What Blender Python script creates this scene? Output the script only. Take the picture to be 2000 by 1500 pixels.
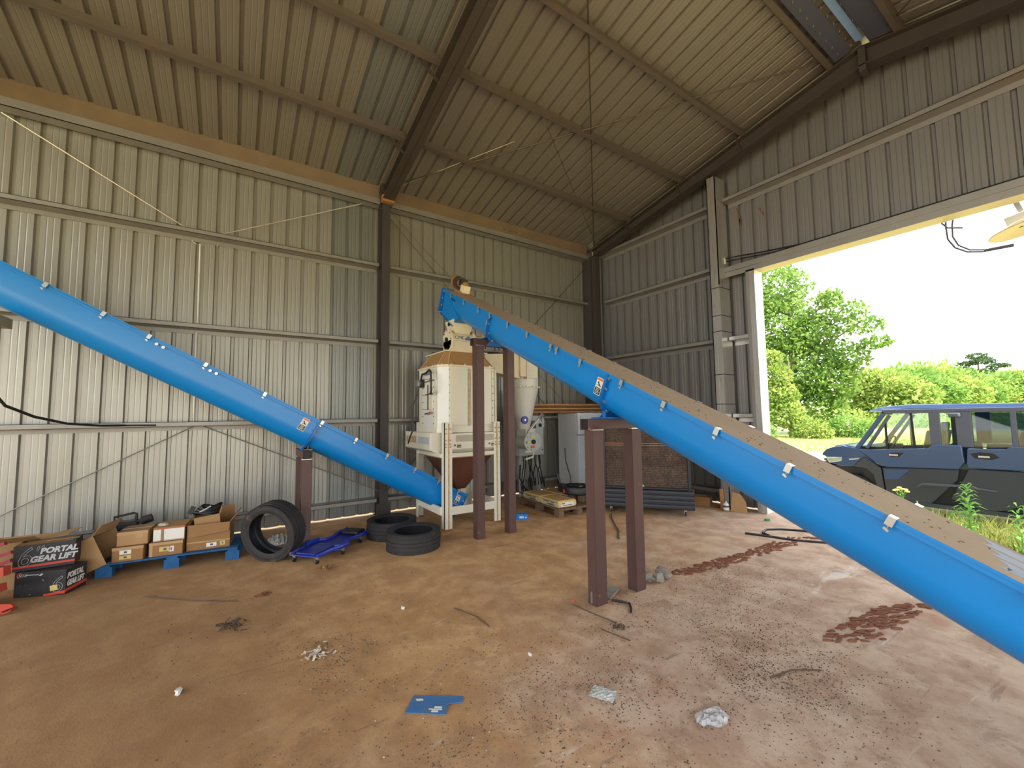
import bpy, bmesh, math, random
import numpy as np
from mathutils import Matrix, Vector, Euler
sc = bpy.context.scene
COL = sc.collection
PI = math.pi
rnd = random.Random(7)
for o in list(bpy.data.objects): bpy.data.objects.remove(o)

# ------------------------------------------------------------------ camera, sky, sun, exposure
cam = bpy.data.cameras.new('camera'); camo = bpy.data.objects.new('camera', cam); COL.objects.link(camo)
cam.sensor_width = 36.0; cam.lens = 14.63; cam.clip_end = 600
_F = Vector((-0.83036, 0.55267, 0.07108)); _R = Vector((0.55331, 0.83289, -0.01219)); _U = Vector((0.06593, -0.02921, 0.99740))
camo.matrix_world = Matrix(((_R.x, _U.x, -_F.x, 7.531), (_R.y, _U.y, -_F.y, -7.623), (_R.z, _U.z, -_F.z, 1.722), (0, 0, 0, 1)))
sc.camera = camo
w = bpy.data.worlds.new('sky'); sc.world = w; w.use_nodes = True
bg = w.node_tree.nodes['Background']; bg.inputs['Color'].default_value = (0.93, 0.97, 1.0, 1); bg.inputs['Strength'].default_value = 1.0
sun = bpy.data.lights.new('sun', 'SUN'); suno = bpy.data.objects.new('sun', sun); COL.objects.link(suno)
sun.energy = 4.2; sun.angle = math.radians(1.0); sun.color = (1.0, 0.90, 0.74)
suno.rotation_euler = Vector((0.62, 0.04, 0.78)).to_track_quat('Z', 'Y').to_euler()
vs = sc.view_settings; vs.view_transform = 'Standard'; vs.look = 'None'; vs.gamma = 1; vs.use_curve_mapping = False
vs.exposure = 2.15

# ------------------------------------------------------------------ materials
def mat(name, col, rough=0.6, metal=0.0, var=0.10, scale=5.0, bump=0.0, bscale=60.0, spots=None, spotamt=0.5, spotscale=14.0, spotw=0.08, stretch=None, alpha=1.0, emit=None):
    m = bpy.data.materials.new(name); m.use_nodes = True
    nt = m.node_tree; N = nt.nodes; L = nt.links
    b = N['Principled BSDF']; b.inputs['Roughness'].default_value = rough; b.inputs['Metallic'].default_value = metal
    tc = N.new('ShaderNodeTexCoord'); src = tc.outputs['Object']
    if stretch:
        mp = N.new('ShaderNodeMapping'); mp.inputs['Scale'].default_value = stretch; L.new(src, mp.inputs['Vector']); src = mp.outputs['Vector']
    nz = N.new('ShaderNodeTexNoise'); nz.inputs['Scale'].default_value = scale; nz.inputs['Detail'].default_value = 5; L.new(src, nz.inputs['Vector'])
    mx = N.new('ShaderNodeMix'); mx.data_type = 'RGBA'
    c = Vector(col[:3]); lo = c * (1 - var * 2); hi = c * (1 + var * 1.4)
    mx.inputs[6].default_value = (*lo, 1); mx.inputs[7].default_value = (min(hi.x, 1), min(hi.y, 1), min(hi.z, 1), 1)
    L.new(nz.outputs['Fac'], mx.inputs[0]); out = mx.outputs[2]
    if spots:
        n2 = N.new('ShaderNodeTexNoise'); n2.inputs['Scale'].default_value = spotscale; n2.inputs['Detail'].default_value = 4; L.new(src, n2.inputs['Vector'])
        mr = N.new('ShaderNodeMapRange'); mr.inputs['From Min'].default_value = 1 - spotamt; mr.inputs['From Max'].default_value = 1 - spotamt + spotw
        L.new(n2.outputs['Fac'], mr.inputs['Value'])
        m2 = N.new('ShaderNodeMix'); m2.data_type = 'RGBA'; m2.inputs[7].default_value = (*spots, 1)
        L.new(mr.outputs['Result'], m2.inputs[0]); L.new(out, m2.inputs[6]); out = m2.outputs[2]
    L.new(out, b.inputs['Base Color'])
    if bump:
        n3 = N.new('ShaderNodeTexNoise'); n3.inputs['Scale'].default_value = bscale; n3.inputs['Detail'].default_value = 6; L.new(src, n3.inputs['Vector'])
        bp = N.new('ShaderNodeBump'); bp.inputs['Strength'].default_value = bump; bp.inputs['Distance'].default_value = 0.02
        L.new(n3.outputs['Fac'], bp.inputs['Height']); L.new(bp.outputs['Normal'], b.inputs['Normal'])
    if alpha < 1: b.inputs['Alpha'].default_value = alpha
    if emit: b.inputs['Emission Color'].default_value = (*emit, 1); b.inputs['Emission Strength'].default_value = 1
    return m

def glass_mat(name, col, gloss=0.12):
    m = bpy.data.materials.new(name); m.use_nodes = True; nt = m.node_tree; N = nt.nodes; L = nt.links; N.remove(N['Principled BSDF'])
    t = N.new('ShaderNodeBsdfTransparent'); t.inputs['Color'].default_value = (*col, 1)
    g = N.new('ShaderNodeBsdfGlossy'); g.inputs['Roughness'].default_value = 0.03
    x = N.new('ShaderNodeMixShader'); x.inputs['Fac'].default_value = gloss
    L.new(t.outputs[0], x.inputs[1]); L.new(g.outputs[0], x.inputs[2]); L.new(x.outputs[0], N['Material Output'].inputs['Surface']); return m

def leaf_mat(name, a, b2, tr=0.45):
    m = bpy.data.materials.new(name); m.use_nodes = True; nt = m.node_tree; N = nt.nodes; L = nt.links; N.remove(N['Principled BSDF'])
    geo = N.new('ShaderNodeNewGeometry'); tc = N.new('ShaderNodeTexCoord')
    nz = N.new('ShaderNodeTexNoise'); nz.inputs['Scale'].default_value = 0.55; L.new(tc.outputs['Object'], nz.inputs['Vector'])
    ad = N.new('ShaderNodeMath'); ad.operation = 'MULTIPLY_ADD'; ad.inputs[1].default_value = 0.55; L.new(geo.outputs['Random Per Island'], ad.inputs[0])
    sb = N.new('ShaderNodeMath'); sb.operation = 'MULTIPLY_ADD'; sb.inputs[1].default_value = 1.6; sb.inputs[2].default_value = -0.55; L.new(nz.outputs['Fac'], sb.inputs[0]); L.new(sb.outputs[0], ad.inputs[2])
    mx = N.new('ShaderNodeMix'); mx.data_type = 'RGBA'; mx.inputs[6].default_value = (*a, 1); mx.inputs[7].default_value = (*b2, 1); L.new(ad.outputs[0], mx.inputs[0])
    d = N.new('ShaderNodeBsdfDiffuse'); t = N.new('ShaderNodeBsdfTranslucent'); x = N.new('ShaderNodeMixShader'); x.inputs['Fac'].default_value = tr
    L.new(mx.outputs[2], d.inputs['Color']); L.new(mx.outputs[2], t.inputs['Color']); L.new(d.outputs[0], x.inputs[1]); L.new(t.outputs[0], x.inputs[2]); L.new(x.outputs[0], N['Material Output'].inputs['Surface']); return m

M = {}
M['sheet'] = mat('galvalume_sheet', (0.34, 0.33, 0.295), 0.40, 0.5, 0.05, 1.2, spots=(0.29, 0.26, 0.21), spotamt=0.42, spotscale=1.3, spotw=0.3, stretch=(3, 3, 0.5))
M['sheetb'] = mat('shaded_gable_sheet', (0.21, 0.20, 0.195), 0.45, 0.4, 0.05, 1.2, spots=(0.19, 0.165, 0.14), spotamt=0.42, spotscale=1.3, spotw=0.3, stretch=(3, 3, 0.5))  # darker copy of the wall sheet: the gable's shade put into its colour
M['sheetclean'] = mat('cleaner_grey_sheet', (0.24, 0.25, 0.235), 0.40, 0.5, 0.05, 1.2)
M['roofsheet'] = mat('roof_sheet', (0.29, 0.265, 0.225), 0.40, 0.45, 0.06, 1.2, spots=(0.27, 0.23, 0.18), spotamt=0.42, spotscale=1.0, spotw=0.3)
M['steel'] = mat('girt_steel', (0.29, 0.275, 0.255), 0.45, 0.45, 0.10, 4, spots=(0.30, 0.24, 0.17), spotamt=0.4, spotscale=2.5, spotw=0.2)
M['purlin'] = mat('purlin_steel', (0.145, 0.12, 0.10), 0.5, 0.3, 0.10, 4, spots=(0.19, 0.125, 0.08), spotamt=0.4, spotscale=2.5, spotw=0.2)
M['tanpost'] = mat('tan_painted_post', (0.42, 0.33, 0.21), 0.5, 0.1, 0.1, 4)
M['galv'] = mat('galvanised_steel', (0.55, 0.54, 0.52), 0.3, 0.75, 0.10, 5, spots=(0.36, 0.27, 0.2), spotamt=0.36, spotscale=6, spotw=0.1, stretch=(6, 6, 0.7))
M['rafter'] = mat('primer_brown_steel', (0.060, 0.047, 0.040), 0.55, 0.1, 0.12, 3, spots=(0.10, 0.065, 0.042), spotamt=0.36, spotscale=6, spotw=0.1)
M['colsteel'] = mat('column_brown_steel', (0.058, 0.049, 0.045), 0.55, 0.15, 0.12, 3)
M['post'] = mat('red_oxide_primer', (0.085, 0.042, 0.036), 0.55, 0.0, 0.10, 6, bump=0.15, bscale=120, spots=(0.24, 0.12, 0.07), spotamt=0.3, spotscale=9, spotw=0.05)
M['rust'] = mat('rusty_plate', (0.36, 0.17, 0.06), 0.8, 0.0, 0.2, 9, bump=0.2)
M['dirtsteel'] = mat('dusty_eave_steel', (0.20, 0.14, 0.085), 0.7, 0.1, 0.15, 3)
M['rod'] = mat('brace_rod', (0.12, 0.09, 0.07), 0.5, 0.5)
M['rodgrey'] = mat('grey_brace_rod', (0.26, 0.245, 0.22), 0.5, 0.4)
M['rodlight'] = mat('bare_brace_rod', (0.6, 0.55, 0.45), 0.4, 0.6)
M['blue'] = mat('blue_paint', (0.001, 0.195, 0.56), 0.34, 0.0, 0.06, 1.5)
M['bluedk'] = mat('blue_paint_flange', (0.003, 0.125, 0.42), 0.35, 0.0, 0.06, 2)
M['topdust'] = mat('dust_on_cover', (0.38, 0.28, 0.19), 0.85, 0.0, 0.10, 3, bump=0.1, spots=(0.06, 0.045, 0.035), spotamt=0.28, spotscale=30, spotw=0.02)
M['bluescrape'] = mat('scraped_blue_grey', (0.16, 0.20, 0.29), 0.5, 0.0, 0.15, 12)
M['zinc'] = mat('zinc_plated', (0.46, 0.46, 0.45), 0.3, 0.75, 0.05)
M['white'] = mat('cream_white_enamel', (0.72, 0.68, 0.56), 0.4, 0.0, 0.04, 3, spots=(0.50, 0.42, 0.28), spotamt=0.31, spotscale=5, spotw=0.12)
M['white2'] = mat('white_enamel', (0.70, 0.70, 0.66), 0.35, 0.0, 0.04, 3)
M['cream'] = mat('cream_casting', (0.70, 0.60, 0.41), 0.45, 0.0, 0.06, 6)
M['dusttop'] = mat('brown_dust', (0.37, 0.20, 0.075), 0.9, 0.0, 0.12, 8, bump=0.15)
M['cone'] = mat('brown_hopper_steel', (0.135, 0.05, 0.032), 0.55, 0.0, 0.12, 4)
M['rustedge'] = mat('rust_stain_white', (0.52, 0.38, 0.22), 0.6, 0.0, 0.25, 20)
M['black'] = mat('black_plastic', (0.012, 0.012, 0.014), 0.45)
M['rubber'] = mat('tyre_rubber', (0.022, 0.020, 0.020), 0.7, 0.0, 0.15, 8, bump=0.3, bscale=70, spots=(0.11, 0.075, 0.045), spotamt=0.36, spotscale=7, spotw=0.18)
M['rubber_in'] = mat('tyre_inner_liner', (0.012, 0.013, 0.017), 0.4)
M['jack'] = mat('blue_moulded_plastic', (0.012, 0.03, 0.30), 0.4, 0.0, 0.1, 5, spots=(0.12, 0.09, 0.10), spotamt=0.42, spotscale=7, spotw=0.12)
M['palblue'] = mat('blue_painted_wood', (0.012, 0.10, 0.26), 0.8, 0.0, 0.25, 10, bump=0.3, spots=(0.10, 0.30, 0.55), spotamt=0.33, spotscale=8, spotw=0.06)
M['palwood'] = mat('grey_brown_wood', (0.20, 0.115, 0.07), 0.85, 0.0, 0.25, 8, bump=0.4, stretch=(2, 8, 8))
M['lumber'] = mat('sawn_pine', (0.55, 0.27, 0.10), 0.8, 0.0, 0.25, 7, bump=0.3, stretch=(9, 1, 9), spots=(0.22, 0.09, 0.035), spotamt=0.40, spotscale=4, spotw=0.2)
M['lumberdk'] = mat('dark_sawn_pine', (0.20, 0.085, 0.035), 0.85, 0.0, 0.3, 7, bump=0.3, stretch=(9, 1, 9))
M['lumber2'] = mat('sawn_pine_pale', (0.66, 0.42, 0.18), 0.8, 0.0, 0.2, 7, bump=0.3, stretch=(9, 1, 9))
M['card'] = mat('cardboard', (0.40, 0.235, 0.105), 0.85, 0.0, 0.07, 4, bump=0.05)
M['carddk'] = mat('worn_cardboard', (0.30, 0.155, 0.06), 0.85, 0.0, 0.12, 4, bump=0.08)
M['tape'] = mat('packing_tape', (0.46, 0.29, 0.15), 0.25, 0.0, 0.05)
M['cardin'] = mat('cardboard_inside', (0.15, 0.085, 0.04), 0.9, 0.0, 0.1)
M['paper'] = mat('paper_label', (0.72, 0.70, 0.64), 0.6, 0.0, 0.03)
M['yellowpaper'] = mat('cement_bag_paper', (0.62, 0.47, 0.16), 0.75, 0.0, 0.1, 7)
M['bagtop'] = mat('dusty_bag_top', (0.50, 0.30, 0.12), 0.9, 0.0, 0.15, 6, bump=0.15)
M['inkgrey'] = mat('grey_ink', (0.10, 0.11, 0.12), 0.7)
M['greyband'] = mat('grey_print_band', (0.42, 0.43, 0.42), 0.7)
M['boxblack'] = mat('black_printed_board', (0.02, 0.02, 0.022), 0.5, 0.0, 0.2, 6)
M['parts'] = mat('printed_gear_photo', (0.02, 0.02, 0.022), 0.5, 0.0, 0.1, 6, spots=(0.45, 0.46, 0.44), spotamt=0.36, spotscale=20, spotw=0.14)
M['silver'] = mat('silver_ink', (0.50, 0.51, 0.52), 0.5, 0.0, 0.12, 30)
M['redink'] = mat('red_print', (0.62, 0.055, 0.03), 0.5)
M['redsteel'] = mat('red_painted_steel', (0.40, 0.045, 0.02), 0.5, 0.0, 0.15, 6)
M['maroon'] = mat('maroon_tube', (0.22, 0.012, 0.03), 0.4)
M['orange'] = mat('orange_ink', (0.70, 0.16, 0.02), 0.5)
M['copper'] = mat('copper_pipe', (0.48, 0.17, 0.09), 0.4, 0.3)
M['yellow'] = mat('yellow_ink', (0.65, 0.62, 0.20), 0.5)
M['panelgrey'] = mat('grey_enclosure_paint', (0.45, 0.49, 0.51), 0.4)
M['screen'] = mat('dark_touch_screen', (0.06, 0.085, 0.115), 0.12)
M['fridge'] = mat('textured_white_appliance', (0.62, 0.63, 0.64), 0.4, 0.0, 0.05, 3, bump=0.1, bscale=150, spots=(0.46, 0.43, 0.40), spotamt=0.36, spotscale=2.5, spotw=0.15)
M['frwhite'] = mat('white_appliance_door', (0.66, 0.71, 0.78), 0.3, 0.0, 0.03)
M['concrete'] = mat('broken_concrete', (0.30, 0.27, 0.23), 0.9, 0.0, 0.2, 16, bump=0.5, bscale=40)
M['clod'] = mat('red_clay_clod', (0.23, 0.085, 0.045), 0.95, 0.0, 0.25, 18, bump=0.5, bscale=70)
M['litter'] = mat('dry_leaf_litter', (0.095, 0.065, 0.045), 0.9, 0.0, 0.35, 25)
M['litterlt'] = mat('pale_chips', (0.55, 0.47, 0.38), 0.9, 0.0, 0.2, 25)
M['twig'] = mat('dry_twig', (0.11, 0.07, 0.045), 0.9, 0.0, 0.2)
M['green'] = mat('green_cap', (0.02, 0.22, 0.06), 0.4)
M['brightblue'] = mat('bright_blue_carton', (0.01, 0.20, 0.66), 0.45, 0.0, 0.08)
M['platblue'] = mat('scuffed_blue_plate', (0.06, 0.18, 0.42), 0.5, 0.0, 0.15, 9, spots=(0.15, 0.14, 0.13), spotamt=0.44, spotscale=12, spotw=0.12)
M['conduit'] = mat('grey_conduit', (0.60, 0.58, 0.52), 0.45, 0.2)
M['film'] = glass_mat('clear_film', (0.80, 0.80, 0.80), 0.35)
M['foil'] = mat('clear_pouch', (0.55, 0.55, 0.53), 0.2, 0.0, 0.25, 30, bump=0.6, bscale=40)
M['film2'] = mat('crinkled_clear_plastic', (0.62, 0.63, 0.66), 0.12, 0.0, 0.3, 25, bump=0.8, bscale=22, alpha=0.55)
M['ridge'] = mat('painted_sky_ridge_strip', (0.25, 0.42, 0.75), 0.4)  # opaque blue standing in for sky light at the ridge gap
M['jambwhite'] = mat('white_jamb_trim', (0.80, 0.78, 0.74), 0.4, 0.0, 0.03)
M['jambtan'] = mat('tan_trim', (0.56, 0.44, 0.26), 0.45, 0.0, 0.05)
M['utvblue'] = mat('dark_blue_body', (0.032, 0.066, 0.165), 0.28, 0.0, 0.05, 2)
M['utvdark'] = mat('charcoal_body_plastic', (0.030, 0.036, 0.050), 0.5, 0.0, 0.12, 2, spots=(0.10, 0.09, 0.08), spotamt=0.34, spotscale=5, spotw=0.1)
M['utvgrey'] = mat('grey_blue_frame', (0.075, 0.085, 0.125), 0.4, 0.0, 0.06)
M['utvblack'] = mat('black_gap', (0.008, 0.008, 0.010), 0.6)
M['lens'] = mat('headlamp_lens', (0.45, 0.50, 0.46), 0.08, 0.3)
M['glass'] = glass_mat('window_glass', (0.86, 0.92, 0.84), 0.04)
M['tint'] = glass_mat('tinted_glass', (0.42, 0.48, 0.52), 0.05)
M['seat'] = mat('seat_vinyl', (0.018, 0.020, 0.024), 0.6)
M['bark'] = mat('bark', (0.16, 0.12, 0.09), 0.9, 0.0, 0.25, 5, bump=0.5)
M['leafA'] = leaf_mat('leaf_mid', (0.06, 0.15, 0.03), (0.25, 0.36, 0.09))
M['leafB'] = leaf_mat('leaf_yellow_green', (0.14, 0.25, 0.045), (0.40, 0.47, 0.14))
M['leafC'] = leaf_mat('leaf_dark_needles', (0.035, 0.075, 0.035), (0.11, 0.17, 0.07), 0.3)
M['leafD'] = leaf_mat('leaf_bush', (0.08, 0.20, 0.04), (0.28, 0.41, 0.11))
M['blade'] = leaf_mat('grass_blade', (0.12, 0.20, 0.035), (0.40, 0.40, 0.15), 0.35)
M['weed'] = leaf_mat('weed_leaf', (0.16, 0.42, 0.08), (0.40, 0.62, 0.20), 0.4)
M['flower'] = mat('yellow_flower', (0.70, 0.55, 0.12), 0.8)

def wavy_pad():
    m = mat('cellulose_pad', (0.115, 0.075, 0.055), 0.9, 0, 0.2, 6); nt = m.node_tree; N = nt.nodes; L = nt.links; b = N['Principled BSDF']
    tc = N.new('ShaderNodeTexCoord'); mp = N.new('ShaderNodeMapping'); mp.inputs['Scale'].default_value = (1, 1, 1)
    L.new(tc.outputs['Object'], mp.inputs['Vector'])
    wv = N.new('ShaderNodeTexWave'); wv.wave_type = 'BANDS'; wv.bands_direction = 'Z'; wv.inputs['Scale'].default_value = 11; wv.inputs['Distortion'].default_value = 9; wv.inputs['Detail'].default_value = 2; wv.inputs['Detail Scale'].default_value = 6
    L.new(mp.outputs['Vector'], wv.inputs['Vector'])
    mx = N.new('ShaderNodeMix'); mx.data_type = 'RGBA'; mx.inputs[6].default_value = (0.022, 0.014, 0.012, 1); mx.inputs[7].default_value = (0.24, 0.16, 0.11, 1)
    n2 = N.new('ShaderNodeTexNoise'); n2.inputs['Scale'].default_value = 5; L.new(tc.outputs['Object'], n2.inputs['Vector'])
    ml = N.new('ShaderNodeMath'); ml.operation = 'MULTIPLY'; L.new(wv.outputs['Fac'], ml.inputs[0]); L.new(n2.outputs['Fac'], ml.inputs[1])
    L.new(ml.outputs[0], mx.inputs[0]); L.new(mx.outputs[2], b.inputs['Base Color'])
    bp = N.new('ShaderNodeBump'); bp.inputs['Strength'].default_value = 0.8; L.new(wv.outputs['Fac'], bp.inputs['Height']); L.new(bp.outputs['Normal'], b.inputs['Normal']); return m
M['pad'] = wavy_pad()

def mesh_screen():
    m = mat('expanded_metal', (0.45, 0.40, 0.32), 0.5); nt = m.node_tree; N = nt.nodes; L = nt.links; b = N['Principled BSDF']
    tc = N.new('ShaderNodeTexCoord'); fac = None
    for ang in (0.6, -0.6):
        mp = N.new('ShaderNodeMapping'); mp.inputs['Rotation'].default_value = (ang, 0, 0); L.new(tc.outputs['Object'], mp.inputs['Vector'])
        wv = N.new('ShaderNodeTexWave'); wv.bands_direction = 'Z'; wv.inputs['Scale'].default_value = 22; L.new(mp.outputs['Vector'], wv.inputs['Vector'])
        if fac is None: fac = wv.outputs['Fac']
        else:
            mn = N.new('ShaderNodeMath'); mn.operation = 'MAXIMUM'; L.new(fac, mn.inputs[0]); L.new(wv.outputs['Fac'], mn.inputs[1]); fac = mn.outputs[0]
    mr = N.new('ShaderNodeMapRange'); mr.inputs['From Min'].default_value = 0.7; mr.inputs['From Max'].default_value = 0.9; L.new(fac, mr.inputs['Value'])
    mx = N.new('ShaderNodeMix'); mx.data_type = 'RGBA'; mx.inputs[6].default_value = (0.26, 0.21, 0.15, 1); mx.inputs[7].default_value = (0.60, 0.56, 0.48, 1)
    L.new(mr.outputs['Result'], mx.inputs[0]); L.new(mx.outputs[2], b.inputs['Base Color']); return m
M['mesh'] = mesh_screen()

def floor_mat():
    m = bpy.data.materials.new('dusty_concrete_floor'); m.use_nodes = True; nt = m.node_tree; N = nt.nodes; L = nt.links; b = N['Principled BSDF']; b.inputs['Roughness'].default_value = 0.85
    tc = N.new('ShaderNodeTexCoord'); P = tc.outputs['Object']
    def noise(s, det=6, rough=0.55, dist=0.0, sc=None):
        src = P
        if sc:
            mp = N.new('ShaderNodeMapping'); mp.inputs['Scale'].default_value = sc[:3]; mp.inputs['Rotation'].default_value = (0, 0, sc[3]); L.new(P, mp.inputs['Vector']); src = mp.outputs['Vector']
        n = N.new('ShaderNodeTexNoise'); n.inputs['Scale'].default_value = s; n.inputs['Detail'].default_value = det; n.inputs['Roughness'].default_value = rough; n.inputs['Distortion'].default_value = dist; L.new(src, n.inputs['Vector']); return n.outputs['Fac']
    def ramp(v, a, c):
        r = N.new('ShaderNodeMapRange'); r.inputs['From Min'].default_value = a; r.inputs['From Max'].default_value = c; r.interpolation_type = 'SMOOTHSTEP'; L.new(v, r.inputs['Value']); return r.outputs['Result']
    def mix(f, a, c):
        x = N.new('ShaderNodeMix'); x.data_type = 'RGBA'; L.new(f, x.inputs[0])
        for i, q in ((6, a), (7, c)):
            if isinstance(q, tuple): x.inputs[i].default_value = (*q, 1)
            else: L.new(q, x.inputs[i])
        return x.outputs[2]
    def math_(op, a, c):
        x = N.new('ShaderNodeMath'); x.operation = op
        for i, q in ((0, a), (1, c)):
            if isinstance(q, (int, float)): x.inputs[i].default_value = q
            else: L.new(q, x.inputs[i])
        return x.outputs[0]
    sp = N.new('ShaderNodeSeparateXYZ'); L.new(P, sp.inputs[0])
    big = noise(0.7, 5, 0.6, 0.6)
    med = noise(3.2, 8, 0.65, 0.3)
    # thick sandy dust towards the left wall, thinner towards the door where the slab shows
    gx = math_('MULTIPLY', sp.outputs['X'], 0.20); gy = math_('MULTIPLY', sp.outputs['Y'], 0.10)
    g = math_('ADD', math_('ADD', gx, gy), math_('MULTIPLY', math_('SUBTRACT', big, 0.5), 1.1))
    slab = ramp(g, 0.15, 0.80)
    sand = mix(ramp(med, 0.35, 0.7), (0.46, 0.25, 0.105), (0.66, 0.40, 0.19))
    conc = mix(ramp(med, 0.35, 0.7), (0.43, 0.275, 0.19), (0.62, 0.46, 0.35))
    c = mix(slab, sand, conc)
    rust = ramp(noise(1.3, 6, 0.6, 0.5), 0.60, 0.72); c = mix(math_('MULTIPLY', rust, 0.5), c, (0.42, 0.17, 0.08))
    scuff = ramp(noise(2.2, 7, 0.65, 1.2, (1, 0.28, 1, 0.5)), 0.60, 0.68)
    pale = math_('MULTIPLY', scuff, ramp(math_('ADD', sp.outputs['X'], noise(0.9)), 4.6, 6.9)); c = mix(math_('MULTIPLY', pale, 0.8), c, (0.78, 0.72, 0.68))
    sc2 = ramp(noise(6, 8, 0.7, 0.8, (1, 0.2, 1, -0.4)), 0.62, 0.70); c = mix(math_('MULTIPLY', sc2, 0.5), c, (0.74, 0.56, 0.40))
    dark = math_('MULTIPLY', ramp(noise(1.7, 6, 0.7, 0.4), 0.56, 0.72), ramp(noise(24, 6, 0.8), 0.45, 0.62)); c = mix(math_('MULTIPLY', dark, 0.7), c, (0.17, 0.11, 0.075))
    spk = math_('MULTIPLY', ramp(noise(55, 3, 0.6), 0.64, 0.70), ramp(noise(2.5, 4), 0.42, 0.62)); c = mix(math_('MULTIPLY', spk, 0.8), c, (0.09, 0.06, 0.045))
    drag = ramp(noise(9, 5, 0.6, 0.5, (1, 0.12, 1, 0.95)), 0.64, 0.70); c = mix(math_('MULTIPLY', drag, 0.45), c, (0.16, 0.095, 0.055))
    near_shade = math_('MULTIPLY', ramp(math_('ADD', math_('MULTIPLY', sp.outputs['Y'], -0.34), math_('MULTIPLY', noise(0.8, 6, 0.65, 0.6), 1.6)), 2.75, 3.75), 0.62); c = mix(near_shade, c, (0.22, 0.115, 0.05))  # light falloff towards the near end painted into the floor colour
    mott = math_('MULTIPLY', ramp(noise(4.5, 9, 0.75, 0.5), 0.50, 0.66), ramp(math_('ADD', sp.outputs['X'], math_('MULTIPLY', noise(0.9, 5), 2.5)), 4.8, 6.6)); c = mix(math_('MULTIPLY', mott, 0.5), c, (0.25, 0.145, 0.085))
    L.new(c, b.inputs['Base Color'])
    h = math_('ADD', math_('MULTIPLY', noise(12, 9, 0.7), 0.6), math_('MULTIPLY', noise(90, 4, 0.7), 0.25))
    bp = N.new('ShaderNodeBump'); bp.inputs['Strength'].default_value = 0.45; bp.inputs['Distance'].default_value = 0.02; L.new(h, bp.inputs['Height']); L.new(bp.outputs['Normal'], b.inputs['Normal']); return m
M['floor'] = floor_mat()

def ground_mat():
    m = bpy.data.materials.new('yard_ground'); m.use_nodes = True; nt = m.node_tree; N = nt.nodes; L = nt.links; b = N['Principled BSDF']; b.inputs['Roughness'].default_value = 0.95
    tc = N.new('ShaderNodeTexCoord'); P = tc.outputs['Object']
    def nz(s, d=6):
        n = N.new('ShaderNodeTexNoise'); n.inputs['Scale'].default_value = s; n.inputs['Detail'].default_value = d; L.new(P, n.inputs['Vector']); return n.outputs['Fac']
    mx = N.new('ShaderNodeMix'); mx.data_type = 'RGBA'; L.new(nz(1.6, 9), mx.inputs[0]); mx.inputs[6].default_value = (0.15, 0.21, 0.05, 1); mx.inputs[7].default_value = (0.38, 0.37, 0.15, 1)
    # bare sandy strips: the yard by the shed and two lanes across the field
    sp = N.new('ShaderNodeSeparateXYZ'); L.new(P, sp.inputs[0])
    wob = N.new('ShaderNodeMath'); wob.operation = 'MULTIPLY_ADD'; wob.inputs[1].default_value = 7; L.new(nz(0.12, 4), wob.inputs[0]); L.new(sp.outputs['Y'], wob.inputs[2])
    cr = N.new('ShaderNodeValToRGB'); mr = N.new('ShaderNodeMapRange'); mr.inputs['From Min'].default_value = 0; mr.inputs['From Max'].default_value = 60; L.new(wob.outputs[0], mr.inputs['Value']); L.new(mr.outputs['Result'], cr.inputs['Fac'])
    e = cr.color_ramp.elements; e[0].position = 0.0; e[0].color = (1, 1, 1, 1); e[1].position = 1.0; e[1].color = (0, 0, 0, 1)
    for p, v in ((0.06, 1), (0.085, 0.15), (0.15, 0.1), (0.20, 0.0), (0.23, 0.9), (0.28, 0.8), (0.31, 0.0), (0.60, 0.0), (0.62, 0.9), (0.66, 0.9), (0.68, 0.0)):
        q = e.new(p); q.color = (v, v, v, 1)
    m2 = N.new('ShaderNodeMix'); m2.data_type = 'RGBA'; L.new(cr.outputs['Color'], m2.inputs[0]); L.new(mx.outputs[2], m2.inputs[6]); m2.inputs[7].default_value = (0.46, 0.40, 0.20, 1)
    L.new(m2.outputs[2], b.inputs['Base Color'])
    bp = N.new('ShaderNodeBump'); bp.inputs['Strength'].default_value = 0.6; bp.inputs['Distance'].default_value = 0.06; L.new(nz(14, 6), bp.inputs['Height']); L.new(bp.outputs['Normal'], b.inputs['Normal']); return m
M['ground'] = ground_mat()

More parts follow.
